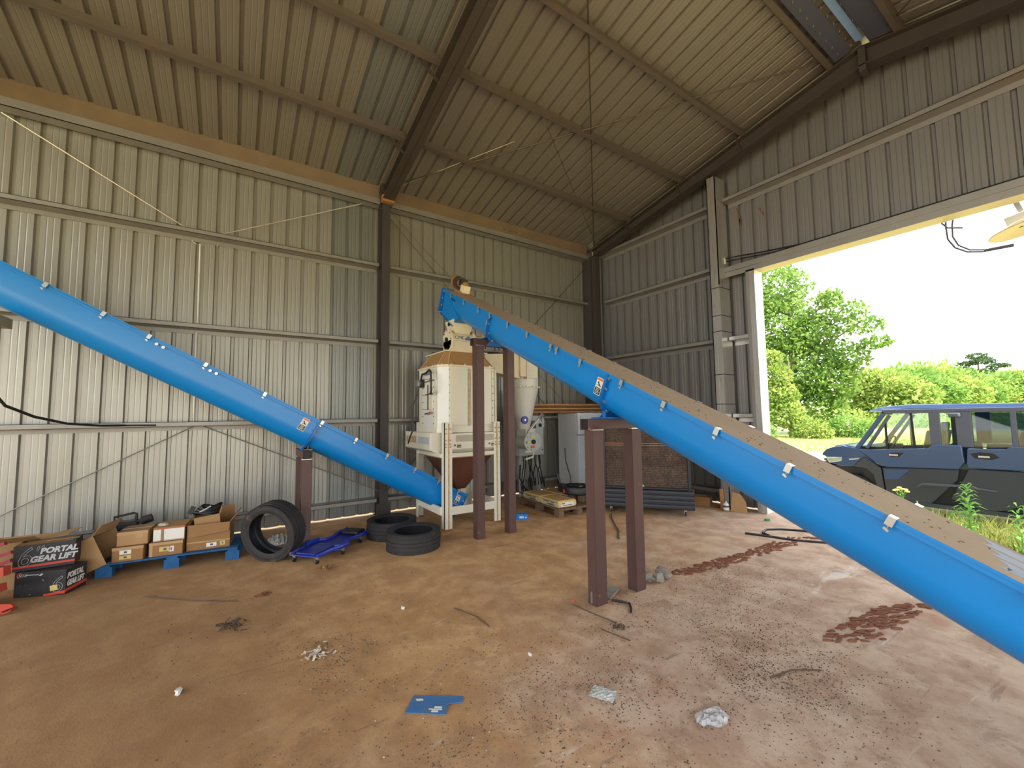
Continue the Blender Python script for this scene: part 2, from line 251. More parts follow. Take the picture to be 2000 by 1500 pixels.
# ------------------------------------------------------------------ mesh building helpers
class MB:
    def __init__(s, m=None, xf=None): s.v = []; s.f = []; s.mi = []; s.mats = []; s.X = xf; s.c = 0; s.use(m or 'white')
    def use(s, m):
        m = M[m] if isinstance(m, str) else m
        if m not in s.mats: s.mats.append(m)
        s.c = s.mats.index(m); return s
    def add(s, vs, fs):
        n = len(s.v)
        for p in vs:
            p = Vector(p); s.v.append(tuple(s.X @ p if s.X is not None else p))
        for f in fs: s.f.append([i + n for i in f]); s.mi.append(s.c)
        return s
    def box(s, x0, x1, y0, y1, z0, z1):
        return s.add([(x0, y0, z0), (x1, y0, z0), (x1, y1, z0), (x0, y1, z0), (x0, y0, z1), (x1, y0, z1), (x1, y1, z1), (x0, y1, z1)],
                     [(3, 2, 1, 0), (4, 5, 6, 7), (0, 1, 5, 4), (1, 2, 6, 5), (2, 3, 7, 6), (3, 0, 4, 7)])
    def cbox(s, c, size, rot=(0, 0, 0)):
        R = Euler(rot).to_matrix(); h = Vector(size) / 2; c = Vector(c); vs = []
        for z in (-1, 1):
            for x, y in ((-1, -1), (1, -1), (1, 1), (-1, 1)): vs.append(c + R @ Vector((x * h.x, y * h.y, z * h.z)))
        return s.add(vs, [(3, 2, 1, 0), (4, 5, 6, 7), (0, 1, 5, 4), (1, 2, 6, 5), (2, 3, 7, 6), (3, 0, 4, 7)])
    def beam(s, a, b, w, h, up=(0, 0, 1)):
        a = Vector(a); b = Vector(b); d = (b - a).normalized(); u = Vector(up); r = d.cross(u).normalized(); u = r.cross(d); vs = []
        for p in (a, b):
            for i, j in ((-1, -1), (1, -1), (1, 1), (-1, 1)): vs.append(p + r * (i * w / 2) + u * (j * h / 2))
        return s.add(vs, [(0, 1, 2, 3), (7, 6, 5, 4), (0, 4, 5, 1), (1, 5, 6, 2), (2, 6, 7, 3), (3, 7, 4, 0)])
    def cyl(s, a, b, r, r2=None, n=14, cap=True):
        a = Vector(a); b = Vector(b); r2 = r if r2 is None else r2; d = (b - a).normalized()
        t = Vector((0, 0, 1)) if abs(d.z) < .9 else Vector((1, 0, 0)); u = d.cross(t).normalized(); v = d.cross(u); vs = []
        for p, q in ((a, r), (b, r2)):
            for i in range(n):
                g = 2 * PI * i / n; vs.append(p + u * (math.cos(g) * q) + v * (math.sin(g) * q))
        fs = [(i, (i + 1) % n, n + (i + 1) % n, n + i) for i in range(n)]
        if cap: fs += [tuple(range(n))[::-1], tuple(range(n, 2 * n))]
        return s.add(vs, fs)
    def tube(s, pts, r, n=6):
        pts = [Vector(p) for p in pts]; vs = []; prev = None
        for k, p in enumerate(pts):
            d = (pts[min(k + 1, len(pts) - 1)] - pts[max(k - 1, 0)]).normalized()
            if prev is None: t = Vector((0, 0, 1)) if abs(d.z) < .9 else Vector((1, 0, 0)); u = d.cross(t).normalized()
            else: u = (prev - d * prev.dot(d)).normalized()
            prev = u; v = d.cross(u)
            for i in range(n):
                g = 2 * PI * i / n; vs.append(p + u * (math.cos(g) * r) + v * (math.sin(g) * r))
        fs = [(k * n + i, k * n + (i + 1) % n, (k + 1) * n + (i + 1) % n, (k + 1) * n + i) for k in range(len(pts) - 1) for i in range(n)]
        fs += [tuple(range(n))[::-1], tuple(range((len(pts) - 1) * n, len(pts) * n))]
        return s.add(vs, fs)
    def prism(s, poly, ax, a, b):
        def P(p, h): return {'x': (h, p[0], p[1]), 'y': (p[0], h, p[1]), 'z': (p[0], p[1], h)}[ax]
        n = len(poly); vs = [P(p, a) for p in poly] + [P(p, b) for p in poly]
        return s.add(vs, [tuple(range(n))[::-1], tuple(range(n, 2 * n))] + [(i, (i + 1) % n, n + (i + 1) % n, n + i) for i in range(n)])
    def sheet(s, prof, ax, a, b):           # open profile extruded (thin single skin)
        def P(p, h): return {'x': (h, p[0], p[1]), 'y': (p[0], h, p[1]), 'z': (p[0], p[1], h)}[ax]
        n = len(prof); vs = [P(p, a) for p in prof] + [P(p, b) for p in prof]
        return s.add(vs, [(i, i + 1, n + i + 1, n + i) for i in range(n - 1)])
    def loft(s, rings, cap=True):
        n = len(rings[0]); vs = [p for r in rings for p in r]
        fs = [(k * n + i, k * n + (i + 1) % n, (k + 1) * n + (i + 1) % n, (k + 1) * n + i) for k in range(len(rings) - 1) for i in range(n)]
        if cap: fs += [tuple(range(n))[::-1], tuple(range((len(rings) - 1) * n, len(rings) * n))]
        return s.add(vs, fs)
    def lathe(s, prof, n=28, c=(0, 0, 0), closed=False, ax='z'):
        vs = []; k = len(prof)
        for i in range(n):
            g = 2 * PI * i / n; co = math.cos(g); si = math.sin(g)
            for r, h in prof:
                p = {'z': (r * co, r * si, h), 'x': (h, r * co, r * si), 'y': (r * si, h, r * co)}[ax]; vs.append((p[0] + c[0], p[1] + c[1], p[2] + c[2]))
        fs = []
        for i in range(n):
            j = (i + 1) % n
            for q in range(k if closed else k - 1):
                q2 = (q + 1) % k; fs.append((i * k + q, j * k + q, j * k + q2, i * k + q2))
        return s.add(vs, fs)
    def blob(s, c, r, seed=0, n=7, m=5, j=0.25):
        rr = random.Random(seed); vs = [(c[0], c[1], c[2] - r[2])]
        for a in range(1, m):
            t = PI * a / m
            for i in range(n):
                g = 2 * PI * i / n; k = 1 + rr.uniform(-j, j); vs.append((c[0] + r[0] * k * math.sin(t) * math.cos(g), c[1] + r[1] * k * math.sin(t) * math.sin(g), c[2] - r[2] * k * math.cos(t)))
        vs.append((c[0], c[1], c[2] + r[2])); L = len(vs) - 1; fs = []
        for i in range(n): fs.append((0, 1 + (i + 1) % n, 1 + i))
        for a in range(m - 2):
            for i in range(n): p = 1 + a * n; fs.append((p + i, p + (i + 1) % n, p + n + (i + 1) % n, p + n + i))
        p = 1 + (m - 2) * n
        for i in range(n): fs.append((p + i, p + (i + 1) % n, L))
        return s.add(vs, fs)
    def mesh(s, name):
        me = bpy.data.meshes.new(name); me.from_pydata(s.v, [], s.f)
        for m in s.mats: me.materials.append(m)
        if len(s.mats) > 1: me.polygons.foreach_set('material_index', s.mi)
        bm = bmesh.new(); bm.from_mesh(me); bmesh.ops.recalc_face_normals(bm, faces=bm.faces); bm.to_mesh(me); bm.free()
        me.update(); return me
    def build(s, name, parent=None, smooth=False, bev=0.0, label=None):
        me = s.mesh(name)
        return link(name, me, parent, smooth, bev, label)

def link(name, me, parent=None, smooth=False, bev=0.0, label=None, loc=None, rot=None):
    o = bpy.data.objects.new(name, me); COL.objects.link(o)
    if parent is not None: o.parent = parent
    if smooth:
        me.polygons.foreach_set('use_smooth', [True] * len(me.polygons)); me.set_sharp_from_angle(angle=math.radians(38))
    if bev:
        b = o.modifiers.new('bevel', 'BEVEL'); b.width = bev; b.segments = 2; b.limit_method = 'ANGLE'; b.angle_limit = math.radians(40)
    if label: o['label'] = label
    if loc is not None: o.location = loc
    if rot is not None: o.rotation_euler = rot
    return o
def tag(o, label, cat, group=None, kind=None):
    o['label'] = label; o['category'] = cat
    if group: o['group'] = group
    if kind: o['kind'] = kind
    return o
def thing(name, label, cat, loc=(0, 0, 0), rot=(0, 0, 0), group=None, kind=None):
    o = bpy.data.objects.new(name, None); COL.objects.link(o); o.location = loc; o.rotation_euler = rot; o.empty_display_size = 0.2
    return tag(o, label, cat, group, kind)
def solo(mb, name, label, cat, loc=(0, 0, 0), rot=(0, 0, 0), group=None, kind=None, smooth=False, bev=0):
    o = mb.build(name, None, smooth, bev); o.location = loc; o.rotation_euler = rot; return tag(o, label, cat, group, kind)
def copy_tree(o, parent=None):
    c = o.copy(); COL.objects.link(c); c.parent = parent
    for ch in list(o.children): copy_tree(ch, c)
    return c
def text_mesh(txt, size, m, shear=0.0, outline=0.0, bold=0.0, ext=0.0008, align='LEFT', sx=1.0):
    cu = bpy.data.curves.new('lettering', 'FONT'); cu.body = txt; cu.size = size; cu.shear = shear; cu.extrude = ext; cu.align_x = align; cu.resolution_u = 3; cu.offset = bold
    if outline: cu.fill_mode = 'NONE'; cu.bevel_depth = outline; cu.bevel_resolution = 0; cu.extrude = 0
    o = bpy.data.objects.new('lettering', cu); COL.objects.link(o); bpy.context.view_layer.update()
    me = bpy.data.meshes.new_from_object(o.evaluated_get(bpy.context.evaluated_depsgraph_get())); bpy.data.objects.remove(o); bpy.data.curves.remove(cu)
    for v in me.vertices: v.co.x *= sx
    me.materials.clear(); me.materials.append(M[m]); return me
def lettering(txt, size, m, parent, loc, rot, name='lettering', **k): return link(name, text_mesh(txt, size, m, **k), parent, loc=loc, rot=rot)
def bolts(pts, d, r=0.012, h=0.014, m='zinc'):
    mb = MB(m); d = Vector(d)
    for p in pts: p = Vector(p); mb.cyl(p, p + d * h, r, n=6)
    return mb

# ------------------------------------------------------------------ building shell
PITCH = 0.2316
zs = lambda x: 5.84 + 0.207 * ((x if x <= 5.7 else 11.4 - x) - 0.2)       # underside of roof sheets
zb = lambda x: 5.55 + 0.188 * ((x if x <= 5.7 else 11.4 - x) - 0.45)      # underside of rafters
def rib_prof(u0, n):              # (u, depth) along a sheet with n pitches, deep ribs and two small swages between
    p = []
    for i in range(n):
        c = u0 + PITCH * i
        p += [(c - .028, 0), (c - .016, -.036), (c + .016, -.036), (c + .028, 0)]
        for q in (.085, .145): p += [(c + q - .009, 0), (c + q, -.0025), (c + q + .009, 0)]
    p.append((u0 + PITCH * n - .028, 0)); return p

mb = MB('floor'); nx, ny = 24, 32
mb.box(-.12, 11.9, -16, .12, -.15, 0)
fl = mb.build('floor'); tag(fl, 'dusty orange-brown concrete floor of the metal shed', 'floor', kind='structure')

wl = thing('wall_left', 'long left wall of ribbed bare metal sheets on horizontal girts', 'wall', kind='structure')
ph = -5.831 - 5 * 3 * PITCH * 3
k = 0; y = -5.831 + PITCH * 25
ystart = []
yy = -5.831 + PITCH * 25
shA = MB('sheet').sheet([(d, u) for u, d in rib_prof(0, 3)], 'z', 0.02, 5.86).mesh('panel')
shC = shA.copy(); shC.materials.clear(); shC.materials.append(M['sheetclean'])
for i in range(23):
    yy -= 3 * PITCH; link('panel', shC if yy < -5.75 < yy + .69 else shA, wl, loc=(0.0, yy, 0))
def cee_y(mb, x, y0, y1, z, dep=.2, fl_=.065, t=.006):    # girt: web flat against the sheets' inner face is horizontal; flange faces the room
    mb.box(x, x + dep, y0, y1, z + .0, z + t); mb.box(x + dep - t, x + dep, y0, y1, z, z + fl_); mb.box(x, x + t, y0, y1, z - fl_ + t, z)
    mb.box(x + dep - .02, x + dep, y0, y1, z + fl_ - t, z + fl_)
for z in (1.601, 2.99, 4.36):
    for y0, y1 in ((-5.36, -.47), (-15.8, -5.56)): g = MB('steel'); cee_y(g, .006, y0, y1, z); g.build('girt', wl)
for y0, y1 in ((-5.36, -.47), (-15.8, -5.56)):
    g = MB('steel'); g.box(.006, .2, y0, y1, .295, .302); g.box(.194, .2, y0, y1, .235, .302); g.box(.15, .2, y0, y1, .235, .241); g.build('girt', wl)
    g = MB('dirtsteel'); g.box(.185, .2, y0, y1, 5.60, 5.86); g.use('steel'); g.box(.06, .235, y0, y1, 5.487, 5.495); g.box(.227, .235, y0, y1, 5.487, 5.545); g.box(.2, .232, y0, y1, 5.54, 5.60)
    g.use('black')
    for q in range(4): g.box(.2, .202, (y0 + y1) / 2 + q * .16, (y0 + y1) / 2 + q * .16 + .03, 5.68, 5.70)
    g.build('eave_strut', wl)
def colm(y, parent, x1=.28, m='colsteel', base=True):
    c = MB(m); c.box(.04, .06, y - .085, y + .085, 0, 5.5); c.box(x1 - .014, x1, y - .07, y + .07, 0, 5.55); c.box(.05, x1 - .01, y - .006, y + .006, 0, 5.5)
    if base: c.box(.03, x1 + .06, y - .11, y + .11, 0, .018); c.prism([(x1, .02), (x1 + .05, .02), (x1, .3)], 'y', y - .006, y + .006); c.box(x1 - .02, x1 + .006, y - .12, y + .12, .02, .22)
    return c.build('column', parent)
colm(-5.46, wl)
cc = MB('colsteel'); cc.box(.03, .30, -.46, -.36, 0, 5.55); cc.box(.26, .42, -.41, -.26, 0, 5.55); cc.build('column', wl)
# rust-brown haunch bracket at the middle frame
h = MB('rust'); h.box(.30, .40, -5.56, -5.36, 5.50, 5.62); h.use('rafter'); h.box(.28, .30, -5.57, -5.35, 5.50, 5.98); h.box(.38, .40, -5.555, -5.365, 5.62, 5.70); h.box(.30, .40, -5.465, -5.455, 5.62, 5.95)
h.build('haunch_bracket', wl)
def rod(a, b, parent, m='rod', r=.008): MB(m).tube([a, b], r).build('brace_rod', parent)
rod((.10, -10.1, 5.46), (.10, -8.12, 4.36), wl, 'rodlight'); rod((.10, -5.55, 5.64), (.10, -8.05, 4.36), wl, 'rodlight')
rod((.09, -10.2, .42), (.09, -8.1, 1.60), wl, 'rodgrey'); rod((.09, -8.0, 1.60), (.09, -4.7, .03), wl, 'rodgrey')
rod((.12, -5.37, 5.36), (.12, -.46, .62), wl); rod((.12, -.36, 5.42), (.12, -5.36, .40), wl)
rod((.16, -5.37, 5.46), (.16, -.6, 1.4), wl, r=.004)
for z0, z1 in ((3.03, 4.27), (1.66, 2.95)): MB('conduit').tube([(.03, -8.11, z0), (.03, -8.12, z1)], .014, 8).build('conduit', wl)
mb = MB('conduit').tube([(.04, -8.22, 4.30), (.07, -8.20, 4.27), (.06, -8.16, 4.25)], .006); mb.tube([(.05, -7.9, 4.3), (.07, -7.92, 4.26)], .006); mb.build('wire_end', wl)
MB('black').tube([(1.45, -9.56, 2.15), (1.44, -9.54, 1.95), (1.38, -9.5, 1.86), (1.2, -9.35, 1.75), (.8, -9.2, 1.67), (.4, -9.0, 1.635), (.2, -8.8, 1.63), (.2, -8.5, 1.625)], .014, 8).build('cable', thing('slack_cable', 'slack black cable running from the tan stand to the wall girt', 'cable'))
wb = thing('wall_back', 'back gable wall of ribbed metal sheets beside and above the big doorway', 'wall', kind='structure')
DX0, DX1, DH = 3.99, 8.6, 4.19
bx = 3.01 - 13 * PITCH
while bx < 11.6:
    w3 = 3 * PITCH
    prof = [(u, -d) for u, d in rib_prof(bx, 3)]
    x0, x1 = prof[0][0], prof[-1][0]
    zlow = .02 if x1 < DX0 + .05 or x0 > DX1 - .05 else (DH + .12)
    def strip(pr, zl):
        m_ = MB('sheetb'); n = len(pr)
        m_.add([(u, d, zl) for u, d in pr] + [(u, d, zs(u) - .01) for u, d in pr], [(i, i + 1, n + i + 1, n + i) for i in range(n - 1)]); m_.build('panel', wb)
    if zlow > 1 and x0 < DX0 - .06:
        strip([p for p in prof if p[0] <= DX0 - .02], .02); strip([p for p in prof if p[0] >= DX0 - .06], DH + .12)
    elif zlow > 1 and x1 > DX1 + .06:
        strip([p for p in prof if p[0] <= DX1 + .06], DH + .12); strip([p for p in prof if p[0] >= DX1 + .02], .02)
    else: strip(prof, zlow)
    bx += w3
def cee_x(x0, x1, z, name='girt', m='steel', dep=.2, fl_=.075):
    g = MB(m); t = .006; g.box(x0, x1, -dep, -.006, z, z + t); g.box(x0, x1, -dep, -dep + t, z, z + fl_); g.box(x0, x1, -dep, -dep + .02, z + fl_ - t, z + fl_); g.box(x0, x1, -.012, -.006, z - fl_, z); return g.build(name, wb)
for z in (1.601, 2.99, 4.36): cee_x(.47, 3.31, z)
for z in (1.601, 2.99): cee_x(3.5, 3.84, z, m='galv')
cee_x(.3, 3.31, 5.582); cee_x(3.5, 9.0, 5.582); cee_x(9.0, 11.2, 4.36)
g = MB('steel'); g.box(.47, 3.31, -.2, -.006, .295, .302); g.box(.47, 3.31, -.2, -.194, .235, .302); g.build('girt', wb)
c = MB('galv'); c.box(3.31, 3.325, -.40, -.05, 0, 6.05); c.box(3.31, 3.39, -.40, -.388, 0, 6.05); c.box(3.40, 3.48, -.40, -.388, 0, 6.05); c.box(3.465, 3.48, -.40, -.05, 0, 6.05); c.box(3.31, 3.48, -.06, -.05, 0, 6.05); c.box(3.385, 3.405, -.393, -.38, 0, 6.0)
c.use('rust'); c.box(3.20, 3.58, -.50, -.02, 0, .015)
cw = c.build('column', wb)
MB('galv').box(3.40, 3.484, -.404, -.10, 0.4, 4.0).build('flashing', cw)
c = MB('black')
for z in (3.95, 3.44, 3.15, 2.37, 1.84): c.box(3.303, 3.487, -.408, -.045, z, z + .012)
c.build('cable_tie', cw)
M['smear'] = mat('brown_smear', (0.20, 0.075, 0.045), 0.8, 0.0, 0.2, 30)
for x, z_, w_, h_ in ((3.69, 5.24, .03, .10), (3.70, 5.16, .025, .10), (3.665, 5.40, .02, .08), (4.10, 5.17, .03, .05), (4.06, 5.26, .02, .05), (3.87, 2.72, .04, .30), (3.88, 2.45, .03, .22)):
    q = MB('smear'); q.prism([(x - w_, z_ + h_ * .6), (x - w_ * .2, z_ + h_), (x + w_ * .5, z_ + h_ * .3), (x + w_ * .8, z_ - h_ * .3), (x + w_ * .2, z_ - h_), (x - w_ * .1, z_ - h_ * .2)], 'y', -.006, -.003); q.build('paint_smear', wb)
d1 = thing('door_1', 'big open doorway with pale jamb and header, looking out to the yard', 'doorway', kind='structure')
j = MB('steel'); j.box(3.845, 3.86, -.2, -.01, 0, DH - .0); j.box(3.86, 3.90, -.2, -.19, 0, DH); j.use('galv'); j.box(3.90, 3.99, -.2, -.185, 0, DH); j.use('jambwhite'); j.box(3.975, 3.99, -.185, .07, 0, DH); j.build('jamb', d1)
j = MB('steel'); j.box(DX1, DX1 + .15, -.2, .05, 0, DH); j.build('jamb', d1)
hd = MB('steel'); hd.box(3.48, DX1 + .15, -.2, -.188, DH - .03, DH + .06); hd.box(3.48, DX1 + .15, -.206, -.188, DH + .066, DH + .155); hd.box(3.48, DX1 + .15, -.2, -.02, DH + .15, DH + .158); hd.use('jambtan'); hd.box(3.99, DX1, -.19, .07, DH - .03, DH - .018); hd.build('header', d1)
MB('black').tube([(3.49, -.18, 4.52), (3.7, -.17, 4.50), (4.1, -.17, 4.44), (4.7, -.18, 4.365), (5.6, -.18, 4.36), (7.2, -.18, 4.36)], .012).build('cable', d1)
MB('black').tube([(3.49, -.16, 4.47), (3.8, -.15, 4.44), (4.3, -.17, 4.37), (5.5, -.17, 4.357)], .010).build('cable', d1)
MB('white2').box(3.485, 3.50, -.22, -.17, 4.42, 4.53).build('junction_box', d1)

wr_ = thing('added_wall_right', 'unseen ribbed metal wall added on the far side to shape the light', 'wall', kind='structure')  # out of view, added to steer the light; most panels leave the lower part open
shR = MB('sheet').sheet([(d, u) for u, d in rib_prof(0, 3)], 'z', 3.9, 5.86).mesh('panel')  # short panels for the added unseen wall only
for i in range(23): link('panel', shA if i < 4 else shR, wr_, loc=(11.45, -.04 - .6948 * (i + 1), 0))
for z in (4.0, 4.9): MB('steel').box(11.24, 11.44, -15.8, -.2, z, z + .07).build('girt', wr_)  # girts of the added unseen wall
ce = thing('ceiling', 'sloping ribbed metal roof on purlins and dark rafters', 'ceiling', kind='structure')
sl = math.hypot(1, .207)
def roof_sheet(side):
    vs = []; m_ = MB('roofsheet'); pr = rib_prof(0, 3); n = len(pr)
    for x in (-.35, 5.66):
        X = x if side > 0 else 11.4 - x
        vs += [(X, u, zs(x) - d * 1.0) for u, d in pr]
    m_.add(vs, [(i, i + 1, n + i + 1, n + i) for i in range(n - 1)]); return m_.mesh('panel')
rsL, rsR = roof_sheet(1), roof_sheet(-1); rsC = rsL.copy(); rsC.materials.clear(); rsC.materials.append(M['sheetclean'])
yy = -5.831 + PITCH * 28
for i in range(24):
    yy -= 3 * PITCH
    link('panel', rsC if yy < -6.1 < yy + .69 else rsL, ce, loc=(0, yy, 0)); link('panel', rsR, ce, loc=(0, yy, 0))
def purlin(x, y0, y1, s=1, d=.16):
    p = MB('purlin'); z = zs(x); t = .006
    p.add([(x, y0, z - d), (x + t, y0, z - d), (x + t, y0, z), (x, y0, z), (x, y1, z - d), (x + t, y1, z - d), (x + t, y1, z), (x, y1, z)], [(3, 2, 1, 0), (4, 5, 6, 7), (0, 1, 5, 4), (1, 2, 6, 5), (2, 3, 7, 6), (3, 0, 4, 7)])
    p.beam((x + s * .035, y0, z - d + .004 + s * .007), (x + s * .035, y1, z - d + .004 + s * .007), .07, .006, up=(-.2 * s, 0, 1)); p.box(x + s * .066 - .003, x + s * .066 + .003, y0, y1, z - d + .012, z - d + .034)
    p.beam((x - s * .035, y0, z - .006 - s * .007), (x - s * .035, y1, z - .006 - s * .007), .07, .006, up=(-.2 * s, 0, 1)); return p.build('purlin', ce)
for x in (1.49, 2.80, 4.01, 5.30):
    for y0, y1 in ((-5.38, -.30), (-10.0, -5.54), (-15.8, -10.0)): purlin(x, y0, y1)
for x in (6.12, 7.4, 8.6, 9.9): purlin(x, -15.8, -.30, -1)
def rafter(y, ext=(.3, 11.1)):
    r = MB('rafter'); xs = [ext[0], 5.7, ext[1]]
    for a, b2 in ((xs[0], 5.7), (5.7, xs[1 + 1])):
        for k_, (zl, zh) in enumerate(((lambda x: zb(x), lambda x: zb(x) + .014), (lambda x: zs(x) - .175, lambda x: zs(x) - .161))):
            r.add([(a, y - .10, zl(a)), (b2, y - .10, zl(b2)), (b2, y + .10, zl(b2)), (a, y + .10, zl(a)), (a, y - .10, zh(a)), (b2, y - .10, zh(b2)), (b2, y + .10, zh(b2)), (a, y + .10, zh(a))],
                  [(3, 2, 1, 0), (4, 5, 6, 7), (0, 1, 5, 4), (1, 2, 6, 5), (2, 3, 7, 6), (3, 0, 4, 7)])
        r.add([(a, y - .006, zb(a)), (b2, y - .006, zb(b2)), (b2, y - .006, zs(b2) - .165), (a, y - .006, zs(a) - .165), (a, y + .006, zb(a)), (b2, y + .006, zb(b2)), (b2, y + .006, zs(b2) - .165), (a, y + .006, zs(a) - .165)],
              [(3, 2, 1, 0), (4, 5, 6, 7), (0, 1, 5, 4), (1, 2, 6, 5), (2, 3, 7, 6), (3, 0, 4, 7)])
    r.box(5.66, 5.74, y - .10, y + .10, zb(5.7) - .09, zs(5.7) - .17)
    return r.build('rafter', ce)
for y in (-.35, -5.46, -10.5): rafter(y)
for x in (1.49, 2.8, 4.01):
    MB('rafter').beam((x - .02, -.62, zs(x) - .15), (x - .02, -.40, zb(x) + .02), .05, .006, up=(1, 0, 0)).build('flange_brace', ce)
    MB('rafter').beam((x - .02, -5.82, zs(x) - .15), (x - .02, -5.53, zb(x) + .02), .05, .006, up=(1, 0, 0)).build('flange_brace', ce)
def rp(x, y, o=.10): return (x, y, zs(x) - o)
rod(rp(.5, -5.36), rp(5.5, -.44), ce, r=.011); rod(rp(5.3, -5.36), rp(.42, -.44), ce, r=.011); rod(rp(11, -5.3), rp(5.9, -.44), ce, r=.009); rod(rp(6.1, -5.3), rp(10.9, -.44), ce, r=.009)
rod(rp(.42, -5.36, .12), rp(2.1, -3.9, .02), ce, 'rodlight', .004); rod(rp(2.7, -3.7, .16), rp(.5, -.45, .12), ce, r=.005)
rg = MB('utvgrey'); rg.beam((5.50, -15.8, zs(5.5) - .13), (5.50, -.47, zs(5.5) - .13), .20, .01, up=(-.2, 0, 1)); rg.beam((5.92, -15.8, zs(5.92) - .13), (5.92, -.47, zs(5.92) - .13), .26, .01, up=(.2, 0, 1)); rg.build('ridge_plate', ce)
rg = MB('ridge'); rg.box(5.66, 5.75, -15.8, -.50, zs(5.7) - .10, zs(5.7) - .09); rg.build('painted_sky_strip', ce, label='pale blue strip along the ridge, painted like sky light in a gap')
rc = MB('roofsheet'); rc.prism([(5.3, 6.98), (5.7, 7.10), (6.1, 6.98), (6.1, 7.0), (5.7, 7.12), (5.3, 7.0)], 'y', -15.9, .1); rc.build('ridge_cap', ce)
sb_ = MB('zinc')
for i in range(26):
    y = -.6 - i * .2
    sb_.cyl((5.48, y, zs(5.48) - .135), (5.48, y, zs(5.48) - .165), .008, n=5); sb_.cyl((5.62, y + .05, zs(5.6) - .11), (5.62, y + .05, zs(5.6) - .14), .008, n=5); sb_.cyl((5.78, y, zs(5.78) - .11), (5.78, y, zs(5.78) - .14), .008, n=5)
o = sb_.build('ridge_screws', ce); o['kind'] = 'stuff'

# ------------------------------------------------------------------ outside
def gz(x, y):
    h = -.15
    if y > 28: h += .022 * (y - 28)
    return h
gm = MB('ground'); xs = [-140, -90, -60, -40, -25, -12, 0, 12, 25, 40, 70, 110]; ys = [-40, -16.1, 0.13, 3, 8, 15, 22, 28, 40, 60, 90, 140, 220]
for a in range(len(xs) - 1):
    for b2 in range(len(ys) - 1):
        q = [(xs[a], ys[b2]), (xs[a + 1], ys[b2]), (xs[a + 1], ys[b2 + 1]), (xs[a], ys[b2 + 1])]; gm.add([(x, y, gz(x, y)) for x, y in q], [(0, 1, 2, 3)])
gr = gm.build('ground'); tag(gr, 'sunlit grassy yard with sandy strips outside the doorway', 'ground', kind='structure')

def leaf_obj(name, parent, pts, size, m, seed=1, kind=None):
    R = np.random.RandomState(seed); n = len(pts); pts = np.asarray(pts)
    a = R.normal(size=(n, 3)); a /= np.linalg.norm(a, axis=1)[:, None]; b3 = np.cross(a, R.normal(size=(n, 3))); b3 /= np.linalg.norm(b3, axis=1)[:, None]
    s = (size * R.uniform(.6, 1.3, n))[:, None]
    V = np.stack([pts - a * s, pts + b3 * s * .55, pts + a * s, pts - b3 * s * .55], 1).reshape(-1, 3)
    me = bpy.data.meshes.new(name); me.from_pydata(V.tolist(), [], (np.arange(4 * n).reshape(-1, 4)).tolist()); me.materials.append(M[m])
    o = link(name, me, parent)
    if kind: o['kind'] = kind
    return o
def crown_pts(blobs, n, seed, shell=.55):
    R = np.random.RandomState(seed); out = []; tot = sum(b[3] * b[4] for b in blobs)
    for (x, y, z, r, dens, *sq) in blobs:
        k = int(n * r * dens / tot); d = R.normal(size=(k, 3)); d /= np.linalg.norm(d, axis=1)[:, None]
        rad = r * (shell + (1 - shell) * R.uniform(0, 1, k)) ** 1.0
        clump = 1 + .18 * np.sin(d[:, 0] * 9 + x) * np.sin(d[:, 1] * 8 + y) * np.cos(d[:, 2] * 7)
        p = d * (rad * clump)[:, None]; p[:, 2] *= (sq[0] if sq else .85); out.append(p + np.array([x, y, z]))
    return np.concatenate(out)
def tree(name, label, loc, blobs, n, size, m, seed, trunk_h, tr=.25, group=None, branches=()):
    t = thing(name, label, 'tree', loc, group=group)
    k = MB('bark'); k.cyl((0, 0, -.2), (.15, .05, trunk_h), tr, tr * .5, n=9)
    for b in branches: k.tube([(.1, 0, trunk_h * b[4]), ((b[0]) * .5 + .1, b[1] * .5, trunk_h * b[4] * .4 + b[2] * .6), (b[0], b[1], b[2])], b[3], 5)
    k.build('trunk', t, smooth=True); leaf_obj('foliage', t, crown_pts(blobs, n, seed), size, m, seed); return t
R0 = random.Random(3)
tree('broadleaf_tree', 'tallest leafy green tree, right beside the white door jamb', (-7.7, 29.5, .0),
     [(-3.4, -.5, 7.0, 3.2, 1.0), (-3.2, -.4, 10.5, 2.6, .9), (-1.5, 0, 8.5, 4.0, 1.5), (0, .5, 5.0, 3.6, 1.4), (-1, -.3, 11.6, 2.8, 1.2), (1.4, .2, 7.6, 2.2, .9), (2.2, 0, 4.0, 2.2, 1.0), (3.7, 0, 9.0, 1.5, .34, .6), (4.6, 0, 7.7, 1.4, .30, .5), (5.3, .2, 6.4, 1.0, .28, .5), (2.8, 0, 10.1, .9, .5), (3.7, .1, 5.6, 1.4, .5), (1.2, 0, 2.0, 2.4, 1.1)], 26000, .16, 'leafA', 11, 10.0, .35,
     branches=((4.6, 0, 8.0, .06, .45), (3.7, 0, 9.2, .06, .5), (5.2, .2, 6.5, .05, .3), (2.9, 0, 10.2, .05, .7), (3.6, 0, 5.6, .06, .3)))
tree('young_tree', 'pale yellow-green young tree in front of the tallest tree', (-6.0, 24.5, -.1),
     [(-.9, 0, 4.3, 1.25, 1), (-.6, 0, 2.9, 1.3, 1), (-.3, 0, 1.6, 1.35, 1), (-1.1, 0, 5.6, .8, .8)], 8000, .12, 'leafB', 12, 5.2, .09)
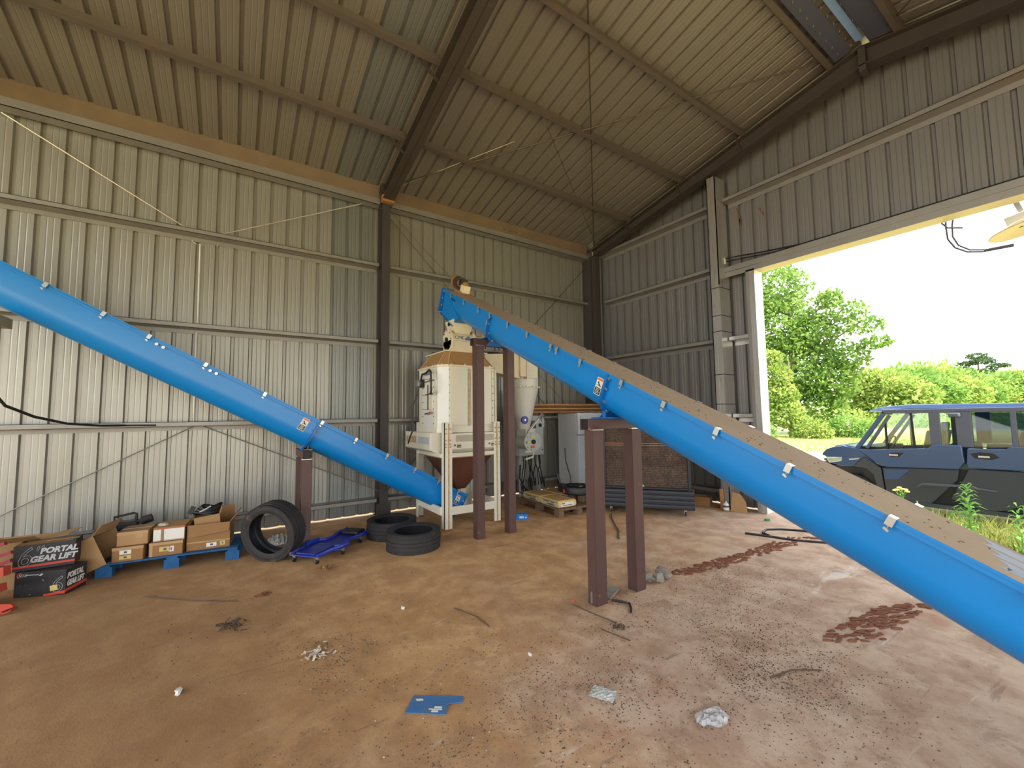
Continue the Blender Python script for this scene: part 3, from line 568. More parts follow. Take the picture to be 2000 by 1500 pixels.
sp = [(-.255, 60, 5.6, 'leafB', 'round bright green tree at the left end of the far tree line'), (-.222, 66, 6.0, 'leafD', 'broad green tree in the far tree line above the windscreen'), (-.196, 72, 6.4, 'leafB', 'highest round tree of the far tree line'),
      (-.172, 76, 6.0, 'leafD', 'rounded tree in the far tree line above the front windows'), (-.150, 80, 5.3, 'leafB', 'pale low tree in the far line beside the pine'), (-.122, 82, 5.0, 'leafD', 'green tree at the right end of the far tree line'), (-.100, 84, 5.4, 'leafB', 'pale tree at the picture edge behind the vehicle roof')]
for i, (dx, t_, hh, m_, lb) in enumerate(sp):
    dy = math.sqrt(1 - dx * dx); x = 7.53 + dx * t_; y = -7.62 + dy * t_; z0 = gz(x, y); r = hh * .52
    tree('field_tree', lb, (x, y, z0), [(0, 0, hh * .62, r * 1.05, 1.2), (-r * .8, 0, hh * .42, r * .8, 1), (r * .8, .3, hh * .45, r * .8, 1), (.3, 0, hh * .25, r * 1.0, .9), (-r * .3, -.5, hh * .8, r * .55, .8)], 8000, .24, m_, 30 + i, hh * .7, .22)
x, y = 7.53 - .140 * 92, -7.62 + .990 * 92
tree('pine_tree', 'dark flat-topped pine rising above the far tree line', (x, y, gz(x, y)), [(0, 0, 8.3, 1.2, 1, .4), (.7, 0, 7.5, 1.5, 1, .35), (-.9, 0, 7.3, 1.3, 1, .3), (2.1, 0, 6.7, 1.3, .9, .3), (-5.5, 0, 5.6, 1.6, .9, .35), (4.2, 0, 5.2, 1.4, .9, .35), (-1.7, 0, 6.5, 1.6, .9, .3), (.6, 0, 6.0, 1.6, .9, .3), (-3.6, 0, 5.8, 1.3, .7, .3), (2.8, 0, 5.6, 1.0, .7, .3)], 3800, .17, 'leafC', 50, 7.6, .16, branches=((1.9, 0, 6.9, .05, .6), (-1.7, 0, 6.5, .05, .6), (-3.4, 0, 5.8, .05, .5)))
for i, (x, y, hh) in enumerate(((8.4, 27.5, 8.0), (11.5, 35.0, 9.0), (2.6, 41.0, 0))):
    if hh: tree('shade_tree', ['leafy tree beyond the picture edge shading the near grass', 'second leafy tree beyond the picture edge shading the far grass'][i], (x, y, gz(x, y)), [(0, 0, hh * .6, hh * .42, 1), (0, 1.5, hh * .45, hh * .35, 1)], 2600, .34, 'leafA', 60 + i, hh * .6, .3)
for i, (x, y, r, lb) in enumerate(((-4.6, 24.2, 1.0, 'leafy bush at the foot of the young tree'), (-3.5, 27.0, 1.1, 'rounded bush right of the tall tree trunk'), (-6.9, 21.5, 1.1, 'bright bush nearest the white door jamb'))):
    b = thing('bush', lb, 'bush', (x, y, gz(x, y))); MB('bark').tube([(0, 0, -.1), (.1, 0, .5), (.3, .1, r)], .03).build('stem', b)
    leaf_obj('foliage', b, crown_pts([(0, 0, r * .6, r, 1), (r * .6, 0, r * .35, r * .7, 1), (-r * .6, .1, r * .4, r * .8, 1)], 2600, 70 + i), .09, 'leafD' if i else 'leafB', 70 + i)
# far brush strip and grass: uncountable
R = np.random.RandomState(5); n = 7000; t_ = R.uniform(48, 56, n); dx = R.uniform(-.31, -.07, n); X = 7.53 + dx * t_; Y = -7.62 + np.sqrt(1 - dx * dx) * t_; Z = np.where(Y > 28, -.15 + .022 * (Y - 28), -.15) + R.uniform(0, 1, n) ** 1.5 * (1.1 + .5 * np.sin(X * 1.3))
o = leaf_obj('undergrowth', None, np.stack([X, Y, Z], 1), .13, 'leafB', 5, 'stuff'); tag(o, 'tall pale weeds growing along the foot of the far trees', 'weeds', kind='stuff')
def blades(n, xr, yr, hr, wd, seed, name, label, m='blade', keep=None):
    R = np.random.RandomState(seed); X = R.uniform(*xr, n); Y = R.uniform(*yr, n)
    if keep is not None: k_ = keep(X, Y, R); X, Y = X[k_], Y[k_]
    n = len(X); H = R.uniform(*hr, n); A = R.uniform(0, 6.28, n); lx = R.normal(0, .35, n) * H; ly = R.normal(0, .35, n) * H; wx = np.cos(A) * wd; wy = np.sin(A) * wd
    Z = np.where(Y > 28, -.15 + .022 * (Y - 28), -.15)
    V = np.stack([np.stack([X - wx, Y - wy, Z - .01], 1), np.stack([X + wx, Y + wy, Z - .01], 1), np.stack([X + lx * .4 + wx * .7, Y + ly * .4 + wy * .7, Z + H * .6], 1), np.stack([X + lx, Y + ly, Z + H], 1), np.stack([X + lx * .4 - wx * .7, Y + ly * .4 - wy * .7, Z + H * .6], 1)], 1).reshape(-1, 3)
    me = bpy.data.meshes.new(name); me.from_pydata(V.tolist(), [], np.arange(5 * n).reshape(-1, 5).tolist()); me.materials.append(M[m]); o = link(name, me); return tag(o, label, 'grass', kind='stuff')
blades(9000, (4.6, 8.4), (.25, 1.75), (.08, .34), .004, 1, 'grass', 'ragged grass between the doorway and the parked vehicle')
blades(26000, (-12, 14), (6, 26), (.05, .16), .012, 2, 'grass', 'short sunlit grass of the yard beyond the vehicle', keep=lambda X, Y, R: (R.uniform(0, 1, len(X)) < .9) & ((Y < 7.0) | (Y > 13.5)))
def weed(lb, loc, hgt, n, ln, seed, flower=False):
    t = thing('weed', lb, 'weed', loc); rr = random.Random(seed); st = [(0, 0, -.02)]
    for i in range(1, 7): st.append((rr.uniform(-.012, .012) * i, rr.uniform(-.012, .012) * i, hgt * i / 6))
    MB('weed').tube(st, .007, 5).build('stem', t)
    lf = MB('weed')
    for i in range(n):
        f = .18 + .82 * i / n; p = Vector((0, 0, hgt * f)); a = i * 2.4; l_ = ln * (1.15 - .75 * f ** 2) * rr.uniform(.8, 1.1); d = Vector((math.cos(a), math.sin(a), .35)); s_ = Vector((-math.sin(a), math.cos(a), 0)) * l_ * .13
        q = p + d * l_ * .55 + Vector((0, 0, .02)); e = p + d * l_ - Vector((0, 0, l_ * .25)); lf.add([p - s_ * .4, p + s_ * .4, q + s_, e, q - s_], [(0, 1, 2, 3, 4)])
    lf.build('leaves', t)
    if flower:
        for i in range(6):
            a = i * 1.05; c = (math.cos(a) * .07, math.sin(a) * .07, hgt + .02 * (i % 3)); MB('weed').tube([(0, 0, hgt * .8), c], .004, 4).build('flower_stalk', t); MB('flower').blob(c, (.035, .035, .014), i, 7, 4, .15).build('flower', t)
    return t
weed('tallest leafy spire of a weed in front of the rear door', (6.23, .25, -.15), .90, 60, .20, 1)
weed('yellow-flowered weed in front of the dark front door', (5.43, .9, -.15), .62, 20, .11, 2, True)
weed('small bare-headed weed left of the tall spire', (6.09, .3, -.15), .58, 12, .06, 3)
weed('thin weed sprig beside the conveyor edge', (5.62, .8, -.15), .52, 12, .06, 4)
weed('broad-leaved weed at the picture edge by the rear door', (6.63, .3, -.15), .70, 28, .17, 5)
weed('short bushy weed at the foot of the tall spire', (6.12, .12, -.15), .25, 24, .12, 6)
gt = thing('field_gate', 'small white slatted gate far off under the trees', 'gate', (7.53 - .316 * 47, -7.62 + .949 * 47, .3))
for x in (-.7, .7): MB('white2').box(x - .05, x + .05, -.05, .05, -.3, .75).build('post', gt)
for z in (.0, .22, .44, .64): MB('white2').box(-.7, .7, -.02, .02, z, z + .08).build('rail', gt)
lp = thing('yard_light', 'tan dish-shaped outdoor lamp hanging outside above the doorway', 'lamp', (6.86, .62, 3.98), (0, -.22, 0))
MB('jambtan').lathe([(.02, .10), (.10, .09), (.16, .05), (.30, .0), (.29, -.012), (.15, .02), (.02, .03)], 28).build('shade', lp, smooth=True)
MB('white2').box(-.10, .16, -.06, .06, .09, .20).build('lamp_body', lp, bev=.01)
m_ = MB('panelgrey'); m_.beam((.06, 0, .2), (.04, -.1, .62), .05, .05); m_.beam((.05, -.05, .42), (.35, -.1, .50), .07, .10); m_.build('bracket', lp)
c1 = [(6.28, .10, 4.17), (6.27, .15, 4.10), (6.27, .2, 3.96), (6.32, .25, 3.84), (6.42, .3, 3.76), (6.55, .35, 3.73), (6.8, .4, 3.73)]
wr = thing('hanging_wires', 'thin loops of wire hanging from the header by the lamp', 'wire', (0, 0, 0))
MB('utvgrey').tube(c1, .011, 5).build('wire', wr); MB('utvgrey').tube([(x + .07 * (1 - i / 6), y, z + .02) for i, (x, y, z) in enumerate(c1)], .011, 5).build('wire', wr); MB('utvgrey').tube([(6.24, .1, 4.17), (6.29, .12, 4.09), (6.42, .16, 4.05)], .011, 5).build('wire', wr)

# ------------------------------------------------------------------ utility vehicle
u = thing('utility_vehicle', 'dark blue enclosed four-door utility vehicle parked outside the doorway', 'vehicle', (4.02, 2.0, -.15))
W = 1.56
def side(poly, name, m, out=0.0, th=.07, both=True, bev=.012, label=None):
    o = MB(m).prism(poly, 'y', -out, th).build(name, u, bev=bev, label=label)
    if both: MB(m).prism(poly, 'y', W - th, W + out).build(name, u, bev=bev, label=label)
    return o
side([(.58, 1.15), (.72, 1.14), (1.52, 1.21), (1.60, 1.28), (1.91, 1.28), (1.93, 1.02), (1.86, .90), (.99, .855), (.885, .87)], 'front_door', 'utvblue', .02)
side([(.985, .85), (1.86, .895), (1.83, .72), (1.49, .28), (1.29, .25), (.935, .42), (.905, .83)], 'door_lower_panel', 'utvdark', .0)
side([(.935, .82), (.93, .63), (1.12, .64), (1.30, .85)], 'door_accent', 'utvblue', .012)
side([(.67, 1.01), (.895, .83), (.925, .42), (.82, .50), (.79, .70), (.69, .80), (.50, .82)], 'wheel_arch', 'utvdark', .02)
side([(.0, .99), (.02, 1.04), (.08, 1.11), (.2, 1.16), (.35, 1.19), (.58, 1.15), (.87, .86), (.66, 1.005), (.5, .82), (.30, .80), (.12, .86), (.07, .97)], 'front_fender', 'utvblue', .0, .12)
side([(.06, .96), (.33, .975), (.32, .90), (.12, .85)], 'headlamp', 'lens', .015, .1, label='clear headlamp')
side([(.43, .955), (.60, .985), (.58, .955), (.44, .93)], 'marker_strip', 'zinc', .012, .05, bev=.004)
side([(1.97, 1.235), (2.36, 1.25), (2.41, 1.29), (2.90, 1.30), (2.93, .95), (1.96, .93), (1.95, 1.0)], 'rear_door', 'utvblue', .02)
side([(1.965, .92), (2.92, .935), (2.88, .75), (2.34, .34), (2.10, .28), (1.74, .42), (1.90, .75)], 'door_lower_panel', 'utvdark', .0)
side([(1.30, .52), (1.42, .64), (1.86, .66), (2.25, .62), (2.25, .60), (1.86, .62), (1.43, .60)], 'door_crease', 'utvgrey', .02, .05, bev=.004)
side([(2.0, 1.16), (2.10, 1.19), (2.24, 1.18), (2.30, 1.12), (2.22, 1.08), (2.04, 1.09)], 'handle_recess', 'utvblack', .024, .05, bev=.003)
side([(1.0, 1.08), (1.05, 1.11), (1.22, 1.12), (1.15, 1.04), (1.05, 1.03)], 'handle_recess', 'utvblack', .024, .05, bev=.003)
for x in (1.02, 2.08): MB('zinc').box(x, x + .12, -.034, -.02, 1.055 + (.05 if x > 2 else 0), 1.085 + (.05 if x > 2 else 0)).build('door_handle', u, bev=.008)
side([(2.96, 1.22), (3.85, 1.2), (3.88, .8), (3.6, .72), (3.5, .86), (3.2, .92), (2.96, .75)], 'cargo_bed', 'utvblue', .0, .75)
b = MB('utvblack'); b.box(.08, 3.75, .12, W - .12, .30, .80); b.box(.62, 2.92, .075, W - .075, .28, .9); b.build('chassis', u)
for y0, y1 in ((-.01, .10), (W - .10, W + .01)): MB('utvdark').box(.93, 2.85, y0, y1, .24, .31).build('rocker_rail', u, bev=.01)
hd = MB('utvblue'); hd.loft([[(.02, .1, .95), (.02, W - .1, .95), (.02, W - .1, 1.04), (.02, .1, 1.04)], [(.2, .08, .95), (.2, W - .08, .95), (.2, W - .16, 1.185), (.2, .16, 1.185)], [(.38, .06, .95), (.38, W - .06, .95), (.38, W - .08, 1.20), (.38, .08, 1.20)], [(.62, .06, .95), (.62, W - .06, .95), (.62, W - .06, 1.16), (.62, .06, 1.16)]]); hd.build('hood', u, bev=.01)
b = MB('utvdark'); b.box(-.04, .10, .15, W - .15, .45, .92); b.build('front_bumper', u, bev=.03)
rf = MB('utvblue'); rf.loft([[(.74, .12, 1.82), (.74, W - .12, 1.82), (.75, W - .16, 1.85), (.75, .16, 1.85)], [(.95, .06, 1.84), (.95, W - .06, 1.84), (.9, W - .12, 1.91), (.9, .12, 1.91)], [(1.3, .05, 1.87), (1.3, W - .05, 1.87), (1.3, W - .10, 1.945), (1.3, .10, 1.945)], [(2.95, .05, 1.86), (2.95, W - .05, 1.86), (2.95, W - .10, 1.94), (2.95, .10, 1.94)]]); rf.build('roof', u, bev=.012)
for yy in (.05, W - .05):
    f = MB('utvblue' if yy < 1 else 'utvgrey'); f.beam((.55, yy, 1.14), (.99, yy, 1.82), .07, .06, up=(0, 1, 0)); f.build('windscreen_pillar', u, bev=.01)
    f = MB('utvgrey'); f.beam((.95, yy, 1.825), (2.95, yy, 1.85), .06, .07); f.box(1.55, 1.68, yy - .03, yy + .03, 1.22, 1.82); f.box(1.86, 2.04, yy - .03, yy + .03, 1.25, 1.83); f.box(2.43, 2.49, yy - .03, yy + .03, 1.28, 1.83); f.box(2.86, 2.96, yy - .03, yy + .03, 1.2, 1.85)
    f.beam((.70, yy, 1.16), (1.05, yy, 1.76), .05, .05, up=(0, 1, 0)); f.beam((1.0, yy, 1.80), (1.09, yy, 1.80), .05, .05); f.build('window_frame', u, bev=.01)
    g = MB('glass'); g.prism([(.74, 1.17), (.97, 1.16), (.97, 1.58)], 'y', yy - .004, yy + .004); g.prism([(1.01, 1.17), (1.55, 1.21), (1.55, 1.79), (1.05, 1.79), (1.01, 1.68)], 'y', yy - .004, yy + .004); g.prism([(1.68, 1.28), (1.86, 1.28), (1.86, 1.79), (1.68, 1.79)], 'y', yy - .004, yy + .004); g.build('side_window', u)
    g = MB('tint'); g.prism([(2.04, 1.24), (2.43, 1.28), (2.43, 1.80), (2.04, 1.80)], 'y', yy - .004, yy + .004); g.prism([(2.49, 1.29), (2.86, 1.29), (2.86, 1.80), (2.49, 1.80)], 'y', yy - .004, yy + .004); g.build('rear_side_window', u)
    d = MB('utvblack'); d.beam((.985, yy, 1.16), (.985, yy, 1.66), .03, .02, up=(0, 1, 0)); d.beam((1.35, yy, 1.2), (1.33, yy, 1.80), .03, .02, up=(0, 1, 0)); d.build('window_bar', u)
g = MB('glass'); g.loft([[(.37, .12, 1.19), (.37, W - .12, 1.19), (.375, W - .12, 1.19), (.375, .12, 1.19)], [(.75, .14, 1.83), (.75, W - .14, 1.83), (.755, W - .14, 1.83), (.755, .14, 1.83)]]); g.build('windscreen', u)
m_ = MB('utvgrey'); m_.box(1.80, 1.93, -.10, -.0, 1.73, 1.80); m_.build('mirror', u, bev=.02)
for x, yy in ((.47, .13), (.47, W - .13), (3.25, .13), (3.25, W - .13)):
    wh = MB('rubber'); wh.lathe([(.17, -.12), (.29, -.13), (.33, -.10), (.34, 0), (.33, .10), (.29, .13), (.17, .12)], 26, (x, yy, .34), ax='y'); wh.use('utvgrey'); wh.lathe([(.001, -.07), (.10, -.09), (.17, -.10), (.17, .10), (.001, .08)], 16, (x, yy, .34), ax='y'); wh.build('wheel', u, smooth=True)
for x in (1.42, 2.45):
    for yy in (.22, .86):
        s_ = MB('seat'); s_.cbox((x - .22, yy + .24, .95), (.46, .46, .14)); s_.cbox((x + .06, yy + .24, 1.24), (.13, .46, .52), (0, .2, 0)); s_.cbox((x + .12, yy + .24, 1.55), (.09, .26, .16), (0, .2, 0)) if x < 2 else None; s_.build('seat', u, bev=.03)
b = MB('utvblack'); b.cbox((.72, W / 2, 1.10), (.3, W - .25, .18)); b.tube([(.72 + .12 * .3 * math.cos(t) + .22, .5 + .17 * math.sin(t), 1.24 + .17 * math.cos(t) * .8) for t in [i * PI / 8 for i in range(17)]], .014, 6); b.beam((.75, .5, 1.1), (.95, .5, 1.24), .04, .04); b.build('dashboard', u)

# ------------------------------------------------------------------ screw conveyors
HW = .19; LIP = .225; STR = .19
def u_prof(off=0.0, n=14):
    p = [(-HW - off, 0)] + [(-(HW + off) * math.cos(PI * i / n), -STR - (HW + off) * math.sin(PI * i / n)) for i in range(n + 1)] + [(HW + off, 0)]
    return p
def conveyor(label, loc, rot, length, flanges, clamps, covertop, covers, labels, head=False, tail=False, open_from=None):
    r = thing('screw_conveyor', label, 'conveyor', loc, rot)
    out = u_prof(.004); inn = u_prof(-.001)[::-1]
    MB('blue').prism(out + inn, 'x', 0, length).build('trough', r, smooth=True)
    for s in (-1, 1):
        e = MB('blue'); a, b = sorted((s * HW, s * LIP)); e.box(0, length, a, b, -.006, 0); a, b = sorted((s * (LIP - .004), s * LIP)); e.box(0, length, a, b, -.03, 0); e.build('trough_lip', r)
    for a, b in covers:
        c = MB(covertop); c.add([(a + .003, -LIP - .008, .012), (b - .003, -LIP - .008, .012), (b - .003, LIP + .008, .012), (a + .003, LIP + .008, .012)], [(0, 1, 2, 3)])
        c.use('blue'); c.add([(a + .003, -LIP - .008, -.004), (b - .003, -LIP - .008, -.004), (b - .003, LIP + .008, -.004), (a + .003, LIP + .008, -.004), (a + .003, -LIP - .008, .012), (b - .003, -LIP - .008, .012), (b - .003, LIP + .008, .012), (a + .003, LIP + .008, .012)], [(0, 1, 5, 4), (2, 3, 7, 6), (1, 2, 6, 5), (3, 0, 4, 7), (3, 2, 1, 0)])
        c.build('cover', r)
    for x in flanges:
        f = MB('bluedk'); f.prism(u_prof(.05) + u_prof(.004)[::-1], 'x', x - .012, x + .012)
        f.prism([(-.12, -.37), (.12, -.37), (.17, -.455), (-.17, -.455)], 'x', x - .005, x + .005); fo = f.build('flange', r)
        bp = []
        for y_, z_ in ((-HW - .028, -.04), (-HW - .028, -.14), (-HW * .98, -.27), (-.11, -.37), (HW + .028, -.04), (HW + .028, -.14), (HW * .98, -.27), (.11, -.37)): bp.append((x + .012, y_, z_))
        m_ = bolts(bp, (1, 0, 0), .014, .016)
        for p in bp: m_.cyl(p, (p[0] - .04, p[1], p[2]), .011, n=6)
        m_.build('bolt', fo)
    cm = None; km = None
    for x in clamps:
        for s in (-1, 1):
            if cm is None:
                q = MB('zinc'); q.box(-.018, .018, -.016, .03, .013, .017); q.box(-.018, .018, -.018, -.014, -.032, .017); q.box(-.018, .018, -.018, .008, -.034, -.030); cm = q.mesh('clamp')
                q = MB('zinc'); q.cyl((0, -.008, -.03), (0, -.008, -.058), .004, n=6); q.cbox((0, -.012, -.058), (.026, .005, .014), (0, .35, 0)); km = q.mesh('wing_screw')
            c = link('clamp', cm, r, loc=(x, s * (LIP + .008), 0), rot=(0, 0, 0 if s < 0 else PI)); link('wing_screw', km, c)
    for x, z_, sz in labels:
        l_ = MB('paper'); y0 = -HW - .0055
        def q(a, b, c_, d, m_, o): l_.use(m_); l_.box(x + a * sz, x + b * sz, y0 - o, y0 + .002, z_ + c_ * sz, z_ + d * sz)
        q(-.5, .5, -1.0, 1.0, 'paper', .001); q(-.44, .44, .68, .92, 'orange', .0018); q(-.44, .44, -.92, -.15, 'black', .0018)
        for k in range(4): q(-.3, .3 - .1 * (k % 2), -.32 - .16 * k, -.26 - .16 * k, 'paper', .0024)
        l_.use('black'); l_.cbox((x + .02 * sz, y0 - .001, z_ + .25 * sz), (.7 * sz, .002, .1 * sz), (0, .6, 0)); l_.cbox((x - .05 * sz, y0 - .001, z_ + .3 * sz), (.12 * sz, .002, .5 * sz), (0, -.5, 0)); l_.cbox((x - .1 * sz, y0 - .001, z_ + .1 * sz), (.5 * sz, .002, .06 * sz), (0, 0, 0))
        l_.build('warning_label', r)
    return r
a1 = math.radians(25.45); cs1, sn1 = math.cos(a1), math.sin(a1)
X1 = lambda x: (x - 1.16) / cs1
L1 = X1(8.7)
fl1 = [X1(2.69), X1(4.83)]
cl1 = [X1(x) for x in (1.5, 1.95, 2.40, 2.72, 3.16, 3.58, 4.02, 4.12, 4.48, 5.0, 5.43, 5.86, 6.31, 6.78, 7.25, 7.7, 8.2)]
c1 = conveyor('big blue inclined screw conveyor with a dusty brown top, nearest the doorway', (1.16, -4.525, 3.822), (0, a1, 0), L1, fl1, cl1, 'topdust',
              [(0, X1(2.55)), (X1(2.55), X1(4.06)), (X1(4.06), X1(8.7))], [(X1(4.83) - .10, -.16, .085), (X1(2.69) - .07, -.17, .06)])
e = MB('bluedk'); e.prism([(-LIP - .03, .03), (LIP + .03, .03), (LIP + .03, -.36), (-LIP - .03, -.36)], 'x', -.012, 0); e.prism([(-LIP - .03, -.35), (LIP + .03, -.35), (LIP + .03, -.36), (-LIP - .03, -.36)], 'x', -.06, .02); e.box(-.0, .02, -LIP - .03, -LIP + .03, -.36, .02); e.build('end_plate', c1)
bolts([(.02, -LIP - .0, z_) for z_ in (-.02, -.13, -.25)], (1, 0, 0), .014, .016).build('bolt', c1)
e = MB('blue'); e.prism([(.03, -.03), (.70, -.30), (.60, -.40), (.50, -.465), (.04, -.40)], 'y', -HW - .008, HW + .008); e.use('bluedk'); e.prism([(.0, -.385), (.56, -.47), (.56, -.48), (.0, -.395)], 'y', -HW - .03, HW + .03); e.build('discharge_spout', c1)
e = MB('cone'); e.loft([[(.10, -.15, -.44), (.34, -.15, -.48), (.34, .15, -.48), (.10, .15, -.44)], [(.28, -.12, -.60), (.40, -.12, -.62), (.40, .12, -.62), (.28, .12, -.60)]]); e.build('spout_boot', c1)
m_ = MB('colsteel'); m_.cyl((-.13, .06, .16), (.02, .06, .16), .105, .105, 20); m_.use('rust'); m_.cyl((.02, .06, .16), (.20, .06, .15), .07, .06, 14); m_.cyl((-.135, .06, .16), (-.10, .06, .16), .118, .118, 20); m_.box(-.02, .28, -.03, .15, .01, .05); m_.use('black'); m_.box(.10, .19, -.02, .10, .14, .24); m_.use('cream'); m_.box(.20, .33, -.02, .10, .04, .16); m_.build('drive_motor', c1, smooth=True, label='rusty brown drive motor')
for k, (x, z_) in enumerate(((X1(1.52), -.1),)): mk = MB('utvblack'); [mk.prism([(x - .10 + q * .03, -.10), (x - .085 + q * .03, -.10), (x - .075 + q * .03, -.07 + .012 * (q == 0)), (x - .09 + q * .03, -.07 + .012 * (q == 0))], 'y', -HW - .007, -HW - .003) for q in range(6)]; mk.build('maker_mark', c1)
sp_ = MB('bluescrape')
for k, (a, b, y0, y1) in enumerate(((X1(7.10), X1(7.30), -.16, -.03), (X1(7.06), X1(7.28), -.02, .08), (X1(7.02), X1(7.24), .09, .2))): sp_.prism([(a + .02, y0), (b, y0 + .01), (b - .03, y1), (a, y1 - .01), (a + .05, (y0 + y1) / 2)], 'z', .0121, .0126)
sp_.build('scrape_mark', c1, label='bare blue-grey scrape in the dust')
rr = random.Random(9); bt = MB('twig')
for k in range(170):
    x = X1(rr.uniform(3.2, 8.5)); yy = rr.uniform(-.2, .21); bt.cbox((x, yy, .0138), (rr.uniform(.003, .018), rr.uniform(.002, .006), .003), (0, 0, rr.uniform(0, 3)))
o = bt.build('leaf_bits', c1); o['kind'] = 'stuff'
a2 = math.atan(.5554); cs2 = math.cos(a2)
Y2 = lambda y: (y + 10.6) / cs2            # local distance from the upper end
L2 = Y2(-4.46)
c2 = conveyor('long blue inclined screw conveyor running along the left wall down under the white machine', (1.22, -10.6, .47 + .5554 * (10.6 - 4.535)), (0, a2, PI / 2), L2, [Y2(-6.657)], [Y2(y) for y in (-10.1, -9.7, -9.26, -8.82, -8.44, -7.92, -7.31, -6.64, -6.2, -5.76, -5.34, -4.96, -4.62)], 'blue',
              [(0, Y2(-8.40)), (Y2(-8.40), Y2(-6.66)), (Y2(-6.66), Y2(-5.02))], [(Y2(-6.80), -.13, .085), (Y2(-4.56), -.14, .075)])
bolts([(Y2(y), -HW - .004, -.045) for y in (-8.36, -8.30, -7.86, -7.80)], (0, -1, 0), .018, .03).build('bolt', c2)
e = MB('bluedk'); e.prism(u_prof(.03), 'x', L2, L2 + .01); e.build('end_plate', c2); bolts([(L2 - .02, y_, z_) for y_ in (-.2, .2) for z_ in (-.03, -.12, -.2)], (1, 0, 0), .014, .04).build('bolt', c2)
e = MB('zinc'); e.cyl((Y2(-5.0), 0, -.17), (L2, 0, -.17), .03, n=10)
st = 46; vs = []
for i in range(st + 1):
    t = i / st; g = t * 2 * PI * 2.3; x = Y2(-5.0) + t * (L2 - Y2(-5.0) - .02); vs += [(x, .03 * math.cos(g), -.17 + .03 * math.sin(g)), (x, .155 * math.cos(g), -.185 + .155 * math.sin(g))]
e.add(vs, [(2 * i, 2 * i + 1, 2 * i + 3, 2 * i + 2) for i in range(st)]); e.build('auger_flight', c2)

def stand(label, posts, sx, sy, ztop, beam_a, beam_b, axis, loc, mt='post'):
    r = thing('support_stand', label, 'stand', loc, group=None); lx, ly, _ = loc
    for x, y in posts:
        p = MB(mt); t = .006; x -= lx; y -= ly; a, b = sx / 2, sy / 2; z1 = ztop - .10
        p.box(x - a, x + a, y - b, y - b + t, 0, z1); p.box(x - a, x + a, y + b - t, y + b, 0, z1); p.box(x - a, x - a + t, y - b, y + b, 0, z1); p.box(x + a - t, x + a, y - b, y + b, 0, z1)
        po = p.build('post', r, bev=.004)
        q = MB('galv'); q.box(x + a - .04, x + a + .003, y - b - .003, y + b + .003, z1 - .008, z1 + .004); q.build('weld_bead', po)
    p = MB(mt); t = .006; h = .10; w2 = .055
    if axis == 'y':
        a, b, x = beam_a - ly, beam_b - ly, posts[0][0] - lx
        p.box(x - w2, x + w2, a, b, ztop - t, ztop); p.box(x - w2, x + w2, a, b, ztop - h, ztop - h + t); p.box(x - w2, x - w2 + t, a, b, ztop - h, ztop); p.box(x + w2 - t, x + w2, a, b, ztop - h, ztop); p.use('utvblack'); p.box(x - w2 + t, x + w2 - t, a + .02, a + .03, ztop - h + t, ztop - t)
    else:
        a, b, y = beam_a - lx, beam_b - lx, posts[0][1] - ly
        p.box(a, b, y - w2, y + w2, ztop - t, ztop); p.box(a, b, y - w2, y + w2, ztop - h, ztop - h + t); p.box(a, b, y - w2, y - w2 + t, ztop - h, ztop); p.box(a, b, y + w2 - t, y + w2, ztop - h, ztop); p.use('utvblack'); p.box(b - .03, b - .02, y - w2 + t, y + w2 - t, ztop - h + t, ztop - t)
    p.build('cross_beam', r, bev=.003); return r
def z1c(x): return 3.822 - .476 * (x - 1.16)
s1 = stand('brown steel goalpost stand nearest the doorway, under the big conveyor', [(4.70, -4.83), (4.70, -4.30)], .11, .135, 1.665, -4.95, -4.16, 'y', (4.7, -4.56, 0))
s2 = stand('tall brown steel goalpost stand in front of the white machine', [(2.33, -4.74), (2.33, -4.22)], .13, .12, 2.80, -4.84, -4.14, 'y', (2.33, -4.48, 0))
s3 = stand('short brown steel goalpost stand under the conveyor by the left wall', [(1.49, -6.83), (.97, -6.83)], .10, .12, 1.27, .86, 1.57, 'x', (1.23, -6.83, 0))
s4 = stand('pale tan stand under the upper part of the left conveyor, at the picture edge', [(1.43, -9.63)], .11, .13, 2.76, 1.10, 1.50, 'x', (1.23, -9.63, 0), mt='tanpost')
q = MB('black')
for z_ in (.95, 1.62, 2.02): q.box(.14, .262, -.068, .068, z_, z_ + .012)
q.build('cable_tie', s4)
for par, (x, y, z0), dx in ((s1, (.0, .03, 1.665), .12), (s2, (.14, -.045, 2.80), .2)):
    f = MB('bluedk'); f.box(x - .16, x + dx, y - .17, y + .17, z0, z0 + .012); f.box(x - .02, x + .02, y - .16, y - .15, z0, z0 + .07); f.box(x - .02, x + .02, y + .15, y + .16, z0, z0 + .07); f.build('saddle_plate', par)
f = MB('rust'); f.box(-.12, .12, -.02, .09, 1.27, 1.282); f.box(-.12, .12, .03, .04, 1.27, 1.33); f.build('saddle_plate', s3)
nest = MB('litter')
for k in range(60): nest.cbox((rr.uniform(-.06, .06), -.27 + rr.uniform(-.07, .03), 1.572 + rr.uniform(0, .03)), (rr.uniform(.02, .06), .003, .003), (rr.uniform(-.4, .4), rr.uniform(-.4, .4), rr.uniform(0, 3)))
o = nest.build('nest_straw', s1); o['kind'] = 'stuff'
lg = MB('galv'); lg.box(-.0, .004, -.36, -.34, .02, .12); lg.build('metal_tag', s1)

